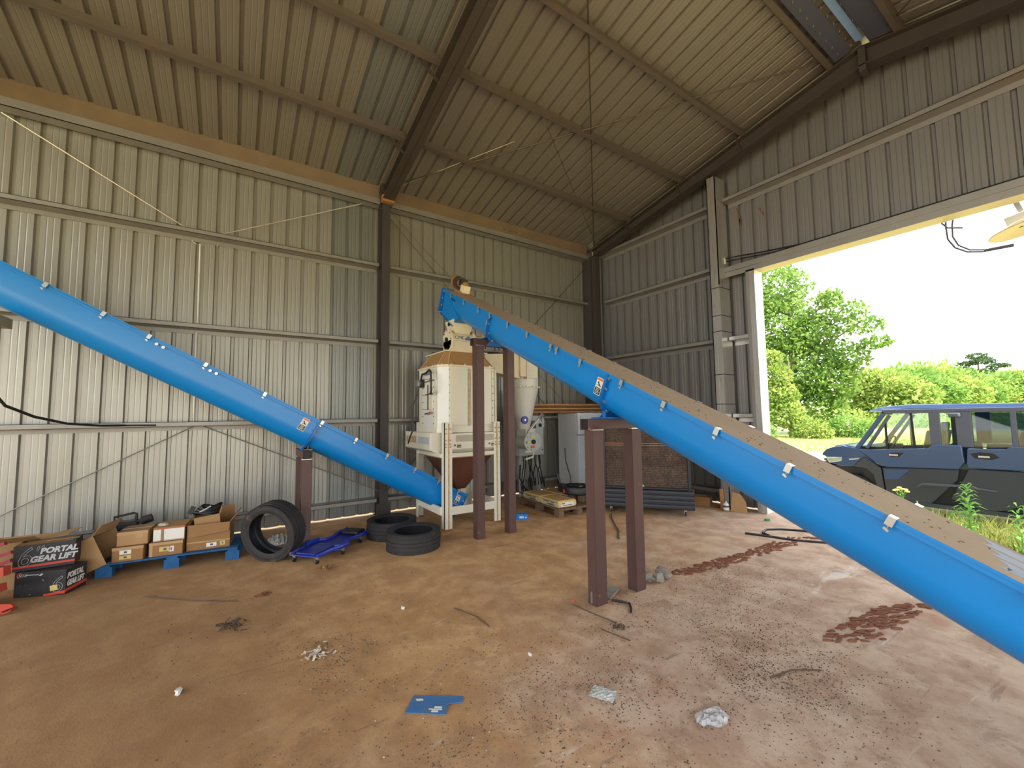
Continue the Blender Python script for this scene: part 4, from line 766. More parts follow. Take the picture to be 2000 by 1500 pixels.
# ------------------------------------------------------------------ white cooling machine
mc = thing('pellet_cooler', 'white octagonal pellet cooler with brown dusty hood on four legs', 'machine', (1.165, -4.485, 0))
OX, OY = 1.165, -4.485
def oct_(ax, ay, c, z, bk=.10): return [(x if x > 0 else x - bk, y, z_) for x, y, z_ in oct0(ax, ay, c, z)]
def oct0(ax, ay, c, z): return [(ax, -ay + c, z), (ax, ay - c, z), (ax - c, ay, z), (-ax + c, ay, z), (-ax, ay - c, z), (-ax, -ay + c, z), (-ax + c, -ay, z), (ax - c, -ay, z)]
for lx, ly in ((.545, -.50), (.545, .50), (-.545, -.53), (-.545, .50)):
    sx = 1 if lx > 0 else -1; sy = 1 if ly > 0 else -1
    l_ = MB('white'); l_.box(min(lx, lx - sx * .012), max(lx, lx - sx * .012), min(ly, ly - sy * .13), max(ly, ly - sy * .13), .012, 1.595); l_.box(min(lx, lx - sx * .10), max(lx, lx - sx * .10), min(ly, ly - sy * .012), max(ly, ly - sy * .012), .012, 1.595)
    l_.use('rustedge'); l_.box(min(lx + sx * .001, lx + sx * .003), max(lx + sx * .001, lx + sx * .003), min(ly - sy * .06, ly - sy * .085), max(ly - sy * .06, ly - sy * .085), .02, 1.58); l_.use('rust'); l_.box(lx - .12, lx + .12, ly - .10, ly + .10, 0, .012)
    lo = l_.build('leg', mc)
    if lx > 0: bolts([(lx, ly - sy * q, z_) for z_ in (1.50, 1.43, 1.33, 1.27, 1.23) for q in (.03, .10)], (1, 0, 0), .013, .012, 'rustedge').build('bolt', lo)
def rail(z0, z1, name):
    for q in ((.515, .54, -.40, .40), (-.54, -.515, -.40, .40), (-.45, .45, -.525, -.50), (-.45, .45, .47, .495)): MB('white').box(*q, z0, z1).build(name, mc)
rail(.21, .33, 'lower_rail'); rail(1.07, 1.13, 'upper_rail')
b = MB('white'); b.loft([oct_(.46, .52, .13, 1.50), oct_(.46, .52, .13, 2.47)]); b.build('body', mc)
b = MB('white'); b.loft([oct_(.475, .535, .13, 1.44), oct_(.475, .535, .13, 1.52)]); b.build('base_band', mc)
b = MB('cream'); b.loft([oct_(.475, .535, .13, 2.47), oct_(.475, .535, .13, 2.50)]); b.build('top_flange', mc); bolts([(.46, y_, 2.50) for y_ in (-.34, -.1, .15, .36)] + [(x, -.52, 2.50) for x in (-.2, -.1, .15, .25)] + [(.41, -.47, 2.5)], (0, 0, 1), .012, .018).build('bolt', mc)
b = MB('white2'); b.prism([(.463, -.385), (.468, -.385), (.345, -.52), (.335, -.524)], 'z', 1.53, 2.46); b.build('corner_panel', mc, label='bare bright corner panel')
for y0, y1 in ((-.375, -.06), (.0, .375)): MB('white').box(.46, .474, y0, y1, 1.55, 2.44).build('front_panel', mc, bev=.006)
MB('rustedge').box(.46, .476, -.05, -.02, 1.54, 2.45).build('panel_seam', mc)
b = MB('white'); b.box(.455, .475, .385, .42, 1.53, 2.46); b.box(.40, .43, .46, .50, 1.53, 2.46); b.build('corner_strip', mc)
bolts([(.475, y_, 1.58 + .12 * i) for i in range(8) for y_ in (.395, -.385)] + [(.47, .425, 1.58 + .12 * i) for i in range(8)], (1, 0, 0), .008, .006, 'inkgrey').build('bolt', mc)
h = MB('dusttop'); h.loft([oct_(.455, .515, .13, 2.50), oct_(.29, .34, .06, 2.735)]); ho = h.build('hood', mc)
r1, r2 = oct_(.457, .517, .13, 2.502), oct_(.292, .342, .06, 2.737)
for i in (0, 6, 7): MB('lumber2').tube([r1[i], r2[i]], .006, 4).build('hood_seam', ho)
b = MB('cream'); b.box(-.55, .31, -.36, .40, 2.735, 2.755); b.build('top_plate', mc)
# sight door on the left face
d = thing  # (alias unused)
b = MB('white2'); b.box(-.22, .28, -.545, -.525, 1.52, 2.44); b.use('white'); b.box(-.10, .22, -.556, -.545, 1.78, 2.36); b.use('black'); b.box(.02, .06, -.559, -.552, 1.80, 2.20); b.build('access_door', mc)
for z_ in (2.26, 1.75, 2.05):
    q = MB('redink'); q.cbox((.19, -.575, z_), (.05, .03, .03)); q.use('black'); q.beam((-.05, -.57, z_ - .01), (.17, -.575, z_), .012, .012); q.use('zinc'); q.beam((.2, -.575, z_), (.27, -.565, z_), .014, .014); q.build('toggle_clamp', mc, label='red-tipped toggle clamp')
for z_ in (2.29, 2.36, 1.72, 1.80): MB('inkgrey').box(-.12, .14, -.5585, -.556, z_, z_ + .008).build('door_slot', mc)
bolts([(x, -.545, 1.58 + .115 * i) for i in range(8) for x in (-.19, .25)], (0, -1, 0), .010, .008, 'inkgrey').build('bolt', mc)
MB('rubber_in').tube([(-.15, -.60, 2.30), (-.1, -.60, 2.38), (.05, -.59, 2.39), (.2, -.60, 2.43), (.31, -.62, 2.38), (.35, -.63, 2.22), (.32, -.62, 2.09), (.26, -.60, 2.05), (.2, -.58, 2.05)], .016, 8).build('air_hose', mc, smooth=True)
MB('conduit').tube([(.27, -.60, 2.43), (.38, -.58, 2.36), (.42, -.57, 2.22), (.38, -.57, 2.08), (.3, -.57, 2.04)], .010, 8).build('air_hose', mc, smooth=True)
q = MB('zinc'); q.cyl((-.22, -.66, 2.24), (-.22, -.58, 2.24), .06, n=14); q.use('black'); q.box(-.24, -.12, -.60, -.55, 2.17, 2.30); q.build('gauge', mc)
MB('rubber_in').tube([(-.24, -.60, 2.16), (-.26, -.64, 2.0), (-.30, -.70, 1.85), (-.30, -.70, 1.65), (-.26, -.68, 1.5), (-.30, -.72, 1.38), (-.36, -.74, 1.25)], .013, 7).build('cable', mc, smooth=True)
# plenum boxes with screened openings
def plenum(x0, x1, y0, y1, ax, sgn):
    b = MB('white')
    if ax == 'x':
        b.loft([[(x0, y0, 1.10), (x0, y1, 1.10), (x0 + .05, y1 - .06, 1.10), (x0 + .05, y0 + .06, 1.10)]] * 1 + [], cap=False) if False else None
        b.prism([(x0, 1.44), (x1, 1.43), (x1, 1.19), (x0 + .03, 1.10), (x0, 1.10)], 'y', y0, y1); o = b.build('plenum_box', mc, bev=.006)
        m_ = (y0 + y1) / 2
        for a, c in ((y0 + .07, m_ - .03), (m_ + .03, y1 - .07)): MB('mesh').box(x1 - .002, x1 + .002, a, c, 1.30, 1.40).build('screen', o)
        for a in (y0 + .12, y1 - .12):
            l_ = MB('paper'); l_.box(x1, x1 + .003, a - .09, a - .035, 1.215, 1.275); l_.use('inkgrey'); l_.box(x1, x1 + .004, a - .08, a - .05, 1.235, 1.265); l_.box(x1, x1 + .004, a - .03, a + .04, 1.21, 1.255); l_.use('yellow'); l_.box(x1, x1 + .0045, a - .03, a + .04, 1.258, 1.28); l_.use('paper'); l_.box(x1, x1 + .005, a - .015, a + .03, 1.222, 1.228); l_.build('warning_label', o)
    else:
        b.prism([(y0, 1.44), (y1, 1.44), (y1, 1.10), (y1 - .03, 1.10), (y0, 1.17)] if sgn < 0 else [(y0, 1.44), (y1, 1.44), (y1, 1.17), (y0 + .03, 1.10), (y0, 1.10)], 'x', x0, x1); o = b.build('plenum_box', mc, bev=.006)
        m_ = (x0 + x1) / 2; yy = y0 if sgn < 0 else y1
        for a, c in ((x0 + .05, m_ - .04), (m_ + .04, x1 - .06)): MB('rustedge' if a < m_ else 'panelgrey').box(a, c, yy - .002, yy + .002, 1.26, 1.37).build('screen', o)
plenum(.40, .535, -.375, .475, 'x', 1); plenum(-.80, .33, -.63, -.45, 'y', -1); plenum(-.36, .36, .45, .62, 'y', 1); plenum(-.52, -.42, -.40, .40, 'x', 1)
b = MB('rust'); b.loft([oct_(.50, .50, .12, 1.05), oct_(.50, .50, .12, 1.10)]); b.build('hopper_rim', mc)
b = MB('cone'); b.loft([oct_(.44, .47, .10, 1.06, 0), oct_(.085, .10, .02, .50, 0)]); b.build('hopper', mc)
b = MB('white'); b.prism([(.12, .35), (.18, .62), (.24, .35)], 'x', -.2, -.19); b.build('gusset', mc)
b = MB('galv'); b.prism([(.10, .12), (.38, .12), (.33, .02)], 'x', .1, .2); b.beam((.15, .36, .0), (.15, .36, .06), .02, .02); b.build('tail_bracket', mc)

# rotary valve between conveyor and cooler
rv = thing('rotary_valve', 'cream rotary airlock valve on top of the pellet cooler', 'valve', (1.36, -4.55, 2.755))
b = MB('cream'); b.cyl((0, -.20, .18), (0, .20, .18), .135, n=28); b.box(-.12, .12, -.19, .19, 0, .14); b.build('housing', rv, smooth=True)
for y0, y1 in ((-.225, -.195), (.195, .225)):
    q = MB('cream'); q.cyl((0, y0, .18), (0, y1, .18), .17, n=28); q.box(-.15, .15, y0, y1, 0, .16); e = q.build('end_flange', rv, smooth=True)
    bolts([(.145 * math.cos(i * PI / 4), y0 if y0 < 0 else y1, .18 + .145 * math.sin(i * PI / 4)) for i in range(8)], (0, -1 if y0 < 0 else 1, 0), .010, .01, 'inkgrey').build('bolt', e)
q = MB('black'); q.cyl((0, -.25, .18), (0, -.222, .18), .04, n=8); q.build('shaft_hub', rv)
q = MB('cream'); q.loft([[(-.11, -.13, .28), (.11, -.13, .28), (.11, .13, .28), (-.11, .13, .28)], [(-.16, -.19, .50), (.16, -.19, .50), (.16, .19, .50), (-.16, .19, .50)]]); q.use('black'); q.box(.13, .165, .10, .16, .46, .50); q.box(-.05, .02, -.192, -.18, .42, .47); q.build('inlet_hopper', rv)
q = MB('cream'); q.cyl((0, .225, .20), (0, .42, .20), .09, n=18); q.cyl((0, .40, .20), (0, .44, .20), .115, n=18); q.use('panelgrey'); q.cyl((0, .44, .2), (0, .60, .2), .08, n=16); q.build('gear_motor', rv, smooth=True)
lettering('CME', .075, 'inkgrey', rv, (.1385, -.155, .185), (PI / 2, 0, PI / 2), sx=1.15)
q = MB('bluedk')
for i, hgt in enumerate((.02, .035, .055, .06, .045, .03)): q.box(.136, .1395, .03 + i * .02, .042 + i * .02, .175, .185 + hgt)
q.box(.136, .1395, -.15, .15, .155, .159); q.build('logo_bars', rv)

# ------------------------------------------------------------------ cyclone, control panel, cables
cy = thing('cyclone', 'white cyclone dust collector behind the brown stand with tapered cone', 'cyclone', (.78, -2.86, 0))
b = MB('white2'); b.lathe([(.30, 2.24), (.30, 3.0), (.12, 3.0), (.12, 3.1)], 30); b.build('barrel', cy, smooth=True)
b = MB('cream'); b.lathe([(.30, 2.215), (.335, 2.215), (.335, 2.235), (.30, 2.235)], 30, closed=True); b.build('ring_flange', cy); bolts([(.318 * math.cos(i * PI / 8), .318 * math.sin(i * PI / 8), 2.235) for i in range(16)], (0, 0, 1), .012, .02).build('bolt', cy)
b = MB('white2'); b.lathe([(.30, 2.22), (.10, 1.36)], 30); b.build('cone', cy, smooth=True)
b = MB('cream'); b.loft([[(.02, -1.05, 2.52), (.30, -1.05, 2.52), (.30, -1.05, 2.80), (.02, -1.05, 2.80)], [(.02, -.28, 2.38), (.30, -.28, 2.38), (.30, -.28, 2.86), (.02, -.28, 2.86)]]); b.build('inlet_duct', cy)
b = MB('cream'); b.box(.22, .34, -.30, -.16, 2.42, 2.95); b.box(.20, .36, -.165, -.145, 2.38, 2.98); b.build('duct_flange', cy)
b = MB('white'); b.prism([(.10, -.15), (.30, -.15), (.36, .08), (.18, .16)], 'z', 2.40, 2.90); b.build('inlet_box', cy)
b = MB('white2'); b.cyl((-.16, .08, 1.18), (.28, .0, 1.18), .16, n=26); b.box(-.1, .2, -.1, .12, 1.28, 1.42); rvb = b.build('airlock_housing', cy, smooth=True)
q = MB('panelgrey'); q.cyl((.28, .0, 1.18), (.30, -.004, 1.18), .185, n=28); q.use('black'); q.cyl((.30, 0, 1.18), (.33, 0, 1.18), .045, n=8); q.use('yellow'); q.box(.29, .308, -.06, .03, 1.25, 1.30); q.box(.29, .308, -.14, -.06, 1.15, 1.20); q.use('orange'); q.box(.29, .308, -.05, .03, 1.06, 1.11); q.build('airlock_cover', cy)
bolts([(.30, .16 * math.cos(i * PI / 5), 1.18 + .16 * math.sin(i * PI / 5)) for i in range(10)], (1, 0, 0), .009, .01, 'inkgrey').build('bolt', cy)
q = MB('white'); q.beam((.34, -.16, 1.36), (.24, .24, 1.68), .02, .06, up=(1, 0, 0)); q.use('zinc'); q.beam((.30, .17, 1.62), (.26, .26, 1.70), .05, .05); q.build('lever_arm', cy)
q = MB('jack'); q.cyl((.34, -.23, 1.60), (.37, -.23, 1.60), .075, n=20); q.use('zinc'); q.cyl((.37, -.23, 1.60), (.375, -.23, 1.60), .02, n=10); q.build('vibrator_wheel', cy)
q = MB('white'); q.tube([(.30, -.18, 1.0), (.30, -.02, 1.0), (.30, .0, .97), (.30, .0, .90), (.30, -.18, .86)], .02, 6); q.build('handle_hoop', cy)
for x, y in ((-.36, -.2), (-.36, .2)): MB('white').box(x - .03, x + .03, y - .03, y + .03, 0, 2.22).build('leg', cy)
cp = thing('control_panel', 'pale grey electrical control cabinet with touch screen and switch, beside the fridge', 'cabinet', (.57, -2.5, 0))
b = MB('panelgrey'); b.box(-.14, 0, -.34, .29, .865, 1.675); b.build('enclosure', cp, bev=.008)
MB('panelgrey').box(0, .012, -.33, .28, .87, 1.67).build('door', cp, bev=.004)
q = MB('black'); q.box(.012, .024, -.06, .08, 1.42, 1.57); q.use('screen'); q.box(.024, .026, -.045, .065, 1.435, 1.555); q.build('touch_screen', cp)
q = MB('black'); q.cyl((.012, .19, 1.475), (.03, .19, 1.475), .038, n=16); q.cbox((.035, .19, 1.475), (.02, .02, .06), (.5, 0, 0)); q.build('rotary_switch', cp)
q = MB('orange'); q.cyl((.012, -.01, 1.34), (.035, -.01, 1.34), .028, n=14); q.build('push_button', cp, label='orange push button')
q = MB('inkgrey'); q.cyl((.012, .235, 1.57), (.02, .235, 1.57), .014, n=8); q.cyl((.012, .235, .965), (.02, .235, .965), .014, n=8); q.cyl((.012, -.03, 1.29), (.02, -.03, 1.29), .010, n=8); q.build('screw', cp)
q = MB('orange'); q.box(.012, .013, .155, .195, 1.59, 1.60); q.box(.012, .013, .175, .180, 1.57, 1.60); q.build('hazard_mark', cp)
q = MB('panelgrey'); q.box(-.10, -.02, .29, .335, 1.42, 1.62); q.build('hinge_box', cp, bev=.01)
b = MB('panelgrey'); b.box(-.12, -.06, -.27, -.20, 0, .87); b.box(-.12, -.06, .16, .23, 0, .87); b.build('stand_leg', cp)
cb = thing('cable_bundle', 'bundle of black power cables hanging below the control cabinet', 'cable', (.57, -2.5, 0))
rr = random.Random(4)
for k in range(9):
    y0 = -.25 + .05 * k; sag = rr.uniform(.1, .45); y1 = y0 + rr.uniform(-.25, .3); x0 = -.04 + rr.uniform(0, .12)
    MB('black').tube([(x0, y0, .866), (x0 + .01, y0 + .01, .7), (x0 + .03, y0 + (y1 - y0) * .4, sag + .12), (x0 + .02, (y0 + y1) / 2 + .05, sag * .6 + .02), (x0 - .02, y1, sag * .6 + .1), (x0 - .06, y1 + .03, .4)], .012, 6).build('cable', cb, smooth=True)
MB('black').tube([(.05, -.35, .7), (.1, -.4, .45), (.12, -.3, .25), (.14, -.1, .10), (.16, .1, .03), (.2, .3, .03)], .018, 7).build('cable', cb, smooth=True)

# ------------------------------------------------------------------ fridge, lumber, evaporative cooler
fr = thing('refrigerator', 'white top-freezer refrigerator against the corner, under the lumber', 'fridge', (.54, -1.15, 0))
b = MB('fridge'); b.box(-.33, .27, -.36, .36, .03, 1.72); b.build('body', fr, bev=.012)
b = MB('frwhite'); b.box(.275, .345, -.36, .36, 1.255, 1.725); do = b.build('freezer_door', fr, bev=.018); q = MB('frwhite'); q.box(.345, .385, -.32, -.28, 1.28, 1.66); q.build('handle', do, bev=.01)
b = MB('frwhite'); b.box(.275, .345, -.36, .36, .10, 1.24); do = b.build('fridge_door', fr, bev=.018); q = MB('frwhite'); q.box(.345, .385, -.32, -.28, .80, 1.22); q.build('handle', do, bev=.01)
MB('black').box(-.3, .3, -.33, .33, 0, .05).build('plinth', fr)
MB('black').tube([(-.1, -.372, .95), (-.08, -.375, .7), (.0, -.38, .5), (.12, -.42, .35), (.25, -.55, .22), (.3, -.6, .2)], .008, 6).build('power_cord', fr)
rr = random.Random(12)
for i, (x, z_, w_, t_, y0, y1, m_) in enumerate(((.60, 1.730, .24, .035, -2.70, -.50, 'lumber'), (.36, 1.730, .2, .035, -2.6, -.55, 'lumber'), (.62, 1.767, .26, .026, -2.78, -.45, 'lumberdk'), (.60, 1.799, .22, .036, -2.66, -.52, 'lumber2'), (.36, 1.767, .2, .036, -2.5, -.5, 'lumber2'), (.60, 1.841, .25, .028, -2.74, -.48, 'lumberdk'), (.58, 1.875, .2, .045, -2.80, -.46, 'lumber'))):
    b = MB(m_); n = 22; rings = []
    for k in range(n + 1):
        y = y0 + (y1 - y0) * k / n; e = rr.uniform(-.012, .02); s = .02 * math.sin(k * .5 + i) + [0, 0, .03, -.025, .02, .035, -.02][i]; rings.append([(x - w_ / 2 + s, y, z_), (x + w_ / 2 + e + s, y, z_ + rr.uniform(0, .006)), (x + w_ / 2 - .006 + e + s, y, z_ + t_), (x - w_ / 2 + s, y, z_ + t_)])
    b.loft(rings)
    solo(b, 'lumber_board', ['lowest front rough board resting on the fridge top', 'lowest rear rough board on the fridge top', 'dark second board from the bottom of the front lumber stack', 'pale wavy-edged middle board of the front lumber stack', 'upper rear pale board on the fridge', 'thin dark second board from the top of the front lumber stack', 'topmost reddish board of the lumber stack on the fridge'][i], 'board', group='rough boards stacked on the fridge')
ang = math.atan2(-1.35 + 2.235, 3.372 - 2.273)
ec = thing('evaporative_cooler', 'large black evaporative cooler with brown honeycomb pad on casters', 'cooler', (2.273, -2.235, 0), (0, 0, ang))
EL, ED, EH = 1.42, .55, 1.62
b = MB('black'); b.box(0, .05, 0, ED, .40, EH); b.box(EL - .05, EL, 0, ED, .40, EH); b.box(0, EL, 0, ED, EH - .06, EH); b.box(.05, EL - .05, ED - .02, ED, .40, EH - .05); b.build('frame', ec, bev=.01)
MB('pad').box(.05, EL - .05, .03, .14, .44, EH - .06).build('cooling_pad', ec)
for z_ in (1.185, 1.150): MB('copper').box(.03, EL - .03, .005, .02, z_, z_ + .009).build('pipe', ec, label='copper-coloured pipe across the pad')
b = MB('black')
b.prism([(-.0, .10), (ED, .10), (ED, .43), (.02, .43), (-.0, .40)], 'x', -.03, EL + .04); tk = b.build('tank', ec, bev=.012)
for z_ in (.16, .235, .31, .385): MB('utvdark').prism([(-.025, z_ - .018), (-.0, z_ - .026), (-.0, z_ + .026), (-.025, z_ + .018)], 'x', -.02, EL + .03).build('louvre', tk)
MB('black').beam((-.03, .0, .44), (EL + .04, .0, .44), .05, .03).build('ledge', ec, bev=.005)
b = MB('paper'); b.prism([(.62, .46), (.68, .46), (.64, .52)], 'y', .015, .028); b.build('paper_scrap', ec)
for x, y in ((.12, .08), (EL - .10, .08), (.12, ED - .08), (EL - .10, ED - .08)):
    q = MB('black'); q.cyl((x - .012, y, .035), (x + .012, y, .035), .035, n=14); q.use('zinc'); q.box(x - .02, x + .02, y - .012, y + .012, .04, .10); q.build('caster', ec)
solo(MB('twig').tube([(2.42, -2.0, .06), (2.5, -2.3, .015), (2.7, -2.5, .01), (3.0, -2.75, .01), (3.25, -2.95, .01), (3.42, -3.15, .01), (3.5, -3.22, .012)], .010, 6), 'power_cord', 'dark power cord trailing on the floor from the evaporative cooler', 'cord', smooth=True)

# ------------------------------------------------------------------ pallets and what lies on them
def pallet(label, loc, rz, L, Wd, m, name='pallet', h=.14, nb=7, low=True):
    r = thing(name, label, 'pallet', loc, (0, 0, rz)); t = .018
    for i in range(nb):
        w_ = Wd / nb * .82; y = Wd * (i + .5) / nb; MB(m).box(0, L, y - w_ / 2, y + w_ / 2, h - t, h).build('deck_board', r)
    for x in (.05, L / 2, L - .05):
        MB(m).box(x - .05, x + .05, 0, Wd, h - 2 * t, h - t).build('stringer', r)
        for y in (.05, Wd / 2, Wd - .05): MB(m).box(x - .07, x + .07, y - .05, y + .05, t if low else 0, h - 2 * t).build('block', r)
    for y in ((.05, Wd / 2, Wd - .05) if low else ()): MB(m).box(0, L, y - .05, y + .05, 0, t).build('bottom_board', r)
    return r
# blue pallet: long edge along the wall
pb = pallet('blue wooden pallet loaded with cartons by the left wall', (1.19, -8.81, 0), math.radians(83.4), 1.27, .72, 'palblue', low=False)
pw = pallet('weathered grey-brown wooden pallet holding cement bags', (2.13, -3.14, 0), math.radians(177 - 180 + 180), 1.25, .88, 'palwood')
pw.rotation_euler = (0, 0, math.radians(177)); pw.location = (2.13, -3.14, 0)
pw.scale = (1, -1, 1)
def cement(label, loc, rz):
    r = thing('cement_bag', label, 'bag', loc, (0, 0, rz), 'cement bags on the weathered pallet')
    b = MB('bagtop'); L_, W_, H_ = .54, .38, .115
    def rg(s, z): return [(-L_ / 2 * s, -W_ / 2 * s, z), (L_ / 2 * s, -W_ / 2 * s, z), (L_ / 2 * s, W_ / 2 * s, z), (-L_ / 2 * s, W_ / 2 * s, z)]
    b.use('yellowpaper'); b.loft([rg(.94, 0), rg(1.0, .03), rg(1.0, .09), rg(.94, H_)]); b.use('bagtop'); b.loft([rg(.95, H_ - .004), rg(.9, H_ + .006)]); b.build('sack', r, bev=.02)
    q = MB('greyband')
    for s in (-1, 1):
        yy = s * W_ / 2; q.use('greyband'); q.box(-.20, .24, min(yy, yy + s * .003), max(yy, yy + s * .003), .02, .055); q.use('inkgrey'); q.box(-.25, .25, min(yy, yy + s * .003), max(yy, yy + s * .003), .088, .096); q.prism([(-.1, .02), (.02, .055), (.12, .05), (.2, .02)], 'y', min(yy, yy + s * .004), max(yy, yy + s * .004))
    for s in (-1, 1): xx = s * L_ / 2; q.use('paper'); q.box(min(xx, xx + s * .003), max(xx, xx + s * .003), -.14, .14, .02, .085); q.use('inkgrey'); q.box(min(xx, xx + s * .004), max(xx, xx + s * .004), -.12, -.06, .06, .08); q.box(min(xx, xx + s * .004), max(xx, xx + s * .004), -.1, .1, .035, .045)
    q.build('printed_panel', r); q = MB('inkgrey'); [q.box(-.16 + .036 * k, -.136 + .036 * k, -W_ / 2 - .0035, -W_ / 2, .062, .084) for k in range(9) if k != 5]; q.build('print_marks', r); return r
# the front of the row faces the camera (-y, +x side)
cement('cement bag at the near corner of the weathered pallet', (1.83, -2.90, .14), math.radians(-3))
cement('cement bag left of the nearest one, at the pallet edge', (1.27, -2.87, .14), math.radians(-3))
cement('cement bag lying behind the other two', (1.30, -2.46, .14), math.radians(-3))
for i, (x, y) in enumerate(((1.72, -2.42), (1.88, -2.33))):
    solo(MB('palwood').box(-.06, .06, -.12, .12, 0, .13), 'wood_block', ['wood block under the left side of the black drum', 'wood block under the right side of the black drum, near the fridge'][i], 'block', (x, y, .14), (0, 0, .3), bev=.004)
bk = thing('tool_reel', 'round black drum lying flat on wood blocks at the pallet corner', 'drum', (1.76, -2.38, .27))
MB('black').lathe([(.001, .0), (.27, .0), (.29, .02), (.295, .10), (.28, .13), (.25, .135), (.24, .11), (.001, .105)], 32).build('rim', bk, smooth=True)
for a in range(3): MB('rubber').tube([(.05 * a - .1 + .09 * math.cos(t), .04 * a - .02 + .1 * math.sin(t), .12 + .01 * a) for t in [i * .42 for i in range(16)]], .014, 5).build('hose_coil', bk)
q = MB('utvgrey'); q.beam((-.18, -.22, .12), (-.26, -.25, .34), .02, .02); q.build('lever', bk); q = MB('utvgrey'); q.beam((.02, .20, .12), (.0, .22, .42), .025, .02); q.build('lever', bk)
q = MB('black'); q.cbox((-.14, -.24, .10), (.12, .10, .14)); q.use('redink'); q.cbox((-.02, -.30, .06), (.03, .02, .06)); q.build('bracket', bk)
MB('paper').box(.06, .13, -.02, .03, .13, .135).build('paper_scrap', bk)
bb = thing('blue_carton', 'small bright blue carton lying open on the floor by the tall stand', 'carton', (1.84, -3.66, 0), (0, 0, .95))
b = MB('brightblue'); b.box(-.09, .09, -.05, .05, 0, .003); b.box(-.09, .09, -.05, .05, .092, .095); b.box(-.09, .09, -.05, -.047, 0, .095); b.box(-.09, .09, .047, .05, 0, .095); b.box(.087, .09, -.05, .05, 0, .095); b.use('black'); b.box(.07, .086, -.046, .046, .004, .09); b.build('carton_body', bb)
q = MB('paper'); q.box(-.05, .02, -.0515, -.05, .03, .06); q.box(.04, .07, -.0515, -.05, .03, .05); q.build('print', bb); MB('brightblue').cbox((-.11, -.045, .05), (.05, .003, .08), (0, 0, .5)).build('flap', bb)
solo(MB('litterlt').blob((0, 0, .012), (.03, .02, .012), 3), 'paper_scrap', 'crumpled pale scrap beside the small blue carton', 'scrap', (1.90, -3.83, 0))

# cartons
def carton(label, loc, rz, L_, D_, H_, m='card', top='closed', tilt=(0, 0), lab=(), group=None, tape=True, flaps=()):
    r = thing('cardboard_box', label, 'box', loc, (tilt[0], tilt[1], rz), group); t = .005; b = MB(m)
    b.box(-L_ / 2, L_ / 2, -D_ / 2, -D_ / 2 + t, 0, H_); b.box(-L_ / 2, L_ / 2, D_ / 2 - t, D_ / 2, 0, H_); b.box(-L_ / 2, -L_ / 2 + t, -D_ / 2, D_ / 2, 0, H_); b.box(L_ / 2 - t, L_ / 2, -D_ / 2, D_ / 2, 0, H_); b.box(-L_ / 2, L_ / 2, -D_ / 2, D_ / 2, 0, t)
    if top == 'closed': b.box(-L_ / 2, L_ / 2, -D_ / 2, -.002, H_ - t, H_ + .002); b.box(-L_ / 2, L_ / 2, .002, D_ / 2, H_ - t, H_ + .002)
    b.build('carton_body', r)
    if tape and top == 'closed':
        q = MB('tape'); q.box(-L_ / 2 - .001, L_ / 2 + .001, -.025, .025, H_ + .002, H_ + .0035); q.box(-L_ / 2, L_ / 2, -D_ / 2 - .0015, -D_ / 2, H_ - .03, H_); q.build('tape', r)
    for k, (x, z_, w_, h_, mm) in enumerate(lab):
        q = MB(mm); q.box(x - w_ / 2, x + w_ / 2, -D_ / 2 - .002, -D_ / 2, z_ - h_ / 2, z_ + h_ / 2)
        if mm in ('paper', 'yellowpaper') and w_ < .2:
            q.use('inkgrey'); q.box(x - w_ * .12, x + w_ * .15, -D_ / 2 - .003, -D_ / 2, z_ - h_ * .25, z_ + h_ * .25)
        q.build('shipping_label', r)
    for (ax, s, ln, an) in flaps:
        q = MB(m)
        if ax == 'y': y = s * D_ / 2; q.add([(-L_ / 2, y, H_), (L_ / 2, y, H_), (L_ / 2 - .01, y + s * ln * math.cos(an), H_ + ln * math.sin(an)), (-L_ / 2 + .01, y + s * ln * math.cos(an), H_ + ln * math.sin(an))], [(0, 1, 2, 3)])
        else: x = s * L_ / 2; q.add([(x, -D_ / 2, H_), (x, D_ / 2, H_), (x + s * ln * math.cos(an), D_ / 2 - .01, H_ + ln * math.sin(an)), (x + s * ln * math.cos(an), -D_ / 2 + .01, H_ + ln * math.sin(an))], [(0, 1, 2, 3)])
        o = q.build('flap', r); sm = o.modifiers.new('thick', 'SOLIDIFY'); sm.thickness = .005
    return r
RZ = math.radians(83.4)
carton('lower carton at the left end of the blue pallet with two stacked labels', (1.02, -8.55, .14), RZ, .27, .36, .155, 'carddk', lab=((-.02, .10, .10, .045, 'paper'), (-.02, .045, .10, .04, 'yellowpaper')))
carton('plain brown carton on top of the left stack', (1.00, -8.52, .30), RZ, .27, .34, .15, 'card', tilt=(0, 0), lab=((.06, .10, .07, .05, 'tape'),))
carton('lower carton in the middle of the pallet with crossed yellow labels', (1.04, -8.22, .14), RZ, .31, .34, .155, 'carddk', lab=((-.01, .075, .10, .05, 'yellowpaper'), (.05, .07, .045, .06, 'paper'), (-.135, .08, .03, .15, 'tape')))
wbx = carton('white-fronted mailing carton with red lines in the middle stack', (1.02, -8.20, .30), RZ, .29, .34, .155, 'card', tape=False, lab=((0, .07, .285, .13, 'paper'), (0, .142, .285, .006, 'redink'), (0, .012, .285, .005, 'redink'), (-.06, .07, .03, .13, 'tape')))
MB('litterlt').blob((-.08, -.06, .165), (.05, .04, .02), 4).build('paper_crumple', wbx)
bg3 = carton('large open carton at the right of the pallet with sagging front', (1.02, -7.82, .14), RZ, .43, .38, .30, 'carddk', top='open', lab=((.03, .05, .10, .045, 'paper'), (.14, .055, .05, .05, 'yellowpaper')), flaps=(('y', 1, .14, 1.2), ('x', 1, .12, .9), ('x', -1, .10, -.6)))
MB('tape').box(-.215, .215, -.1925, -.19, .085, .10).build('tape', bg3)
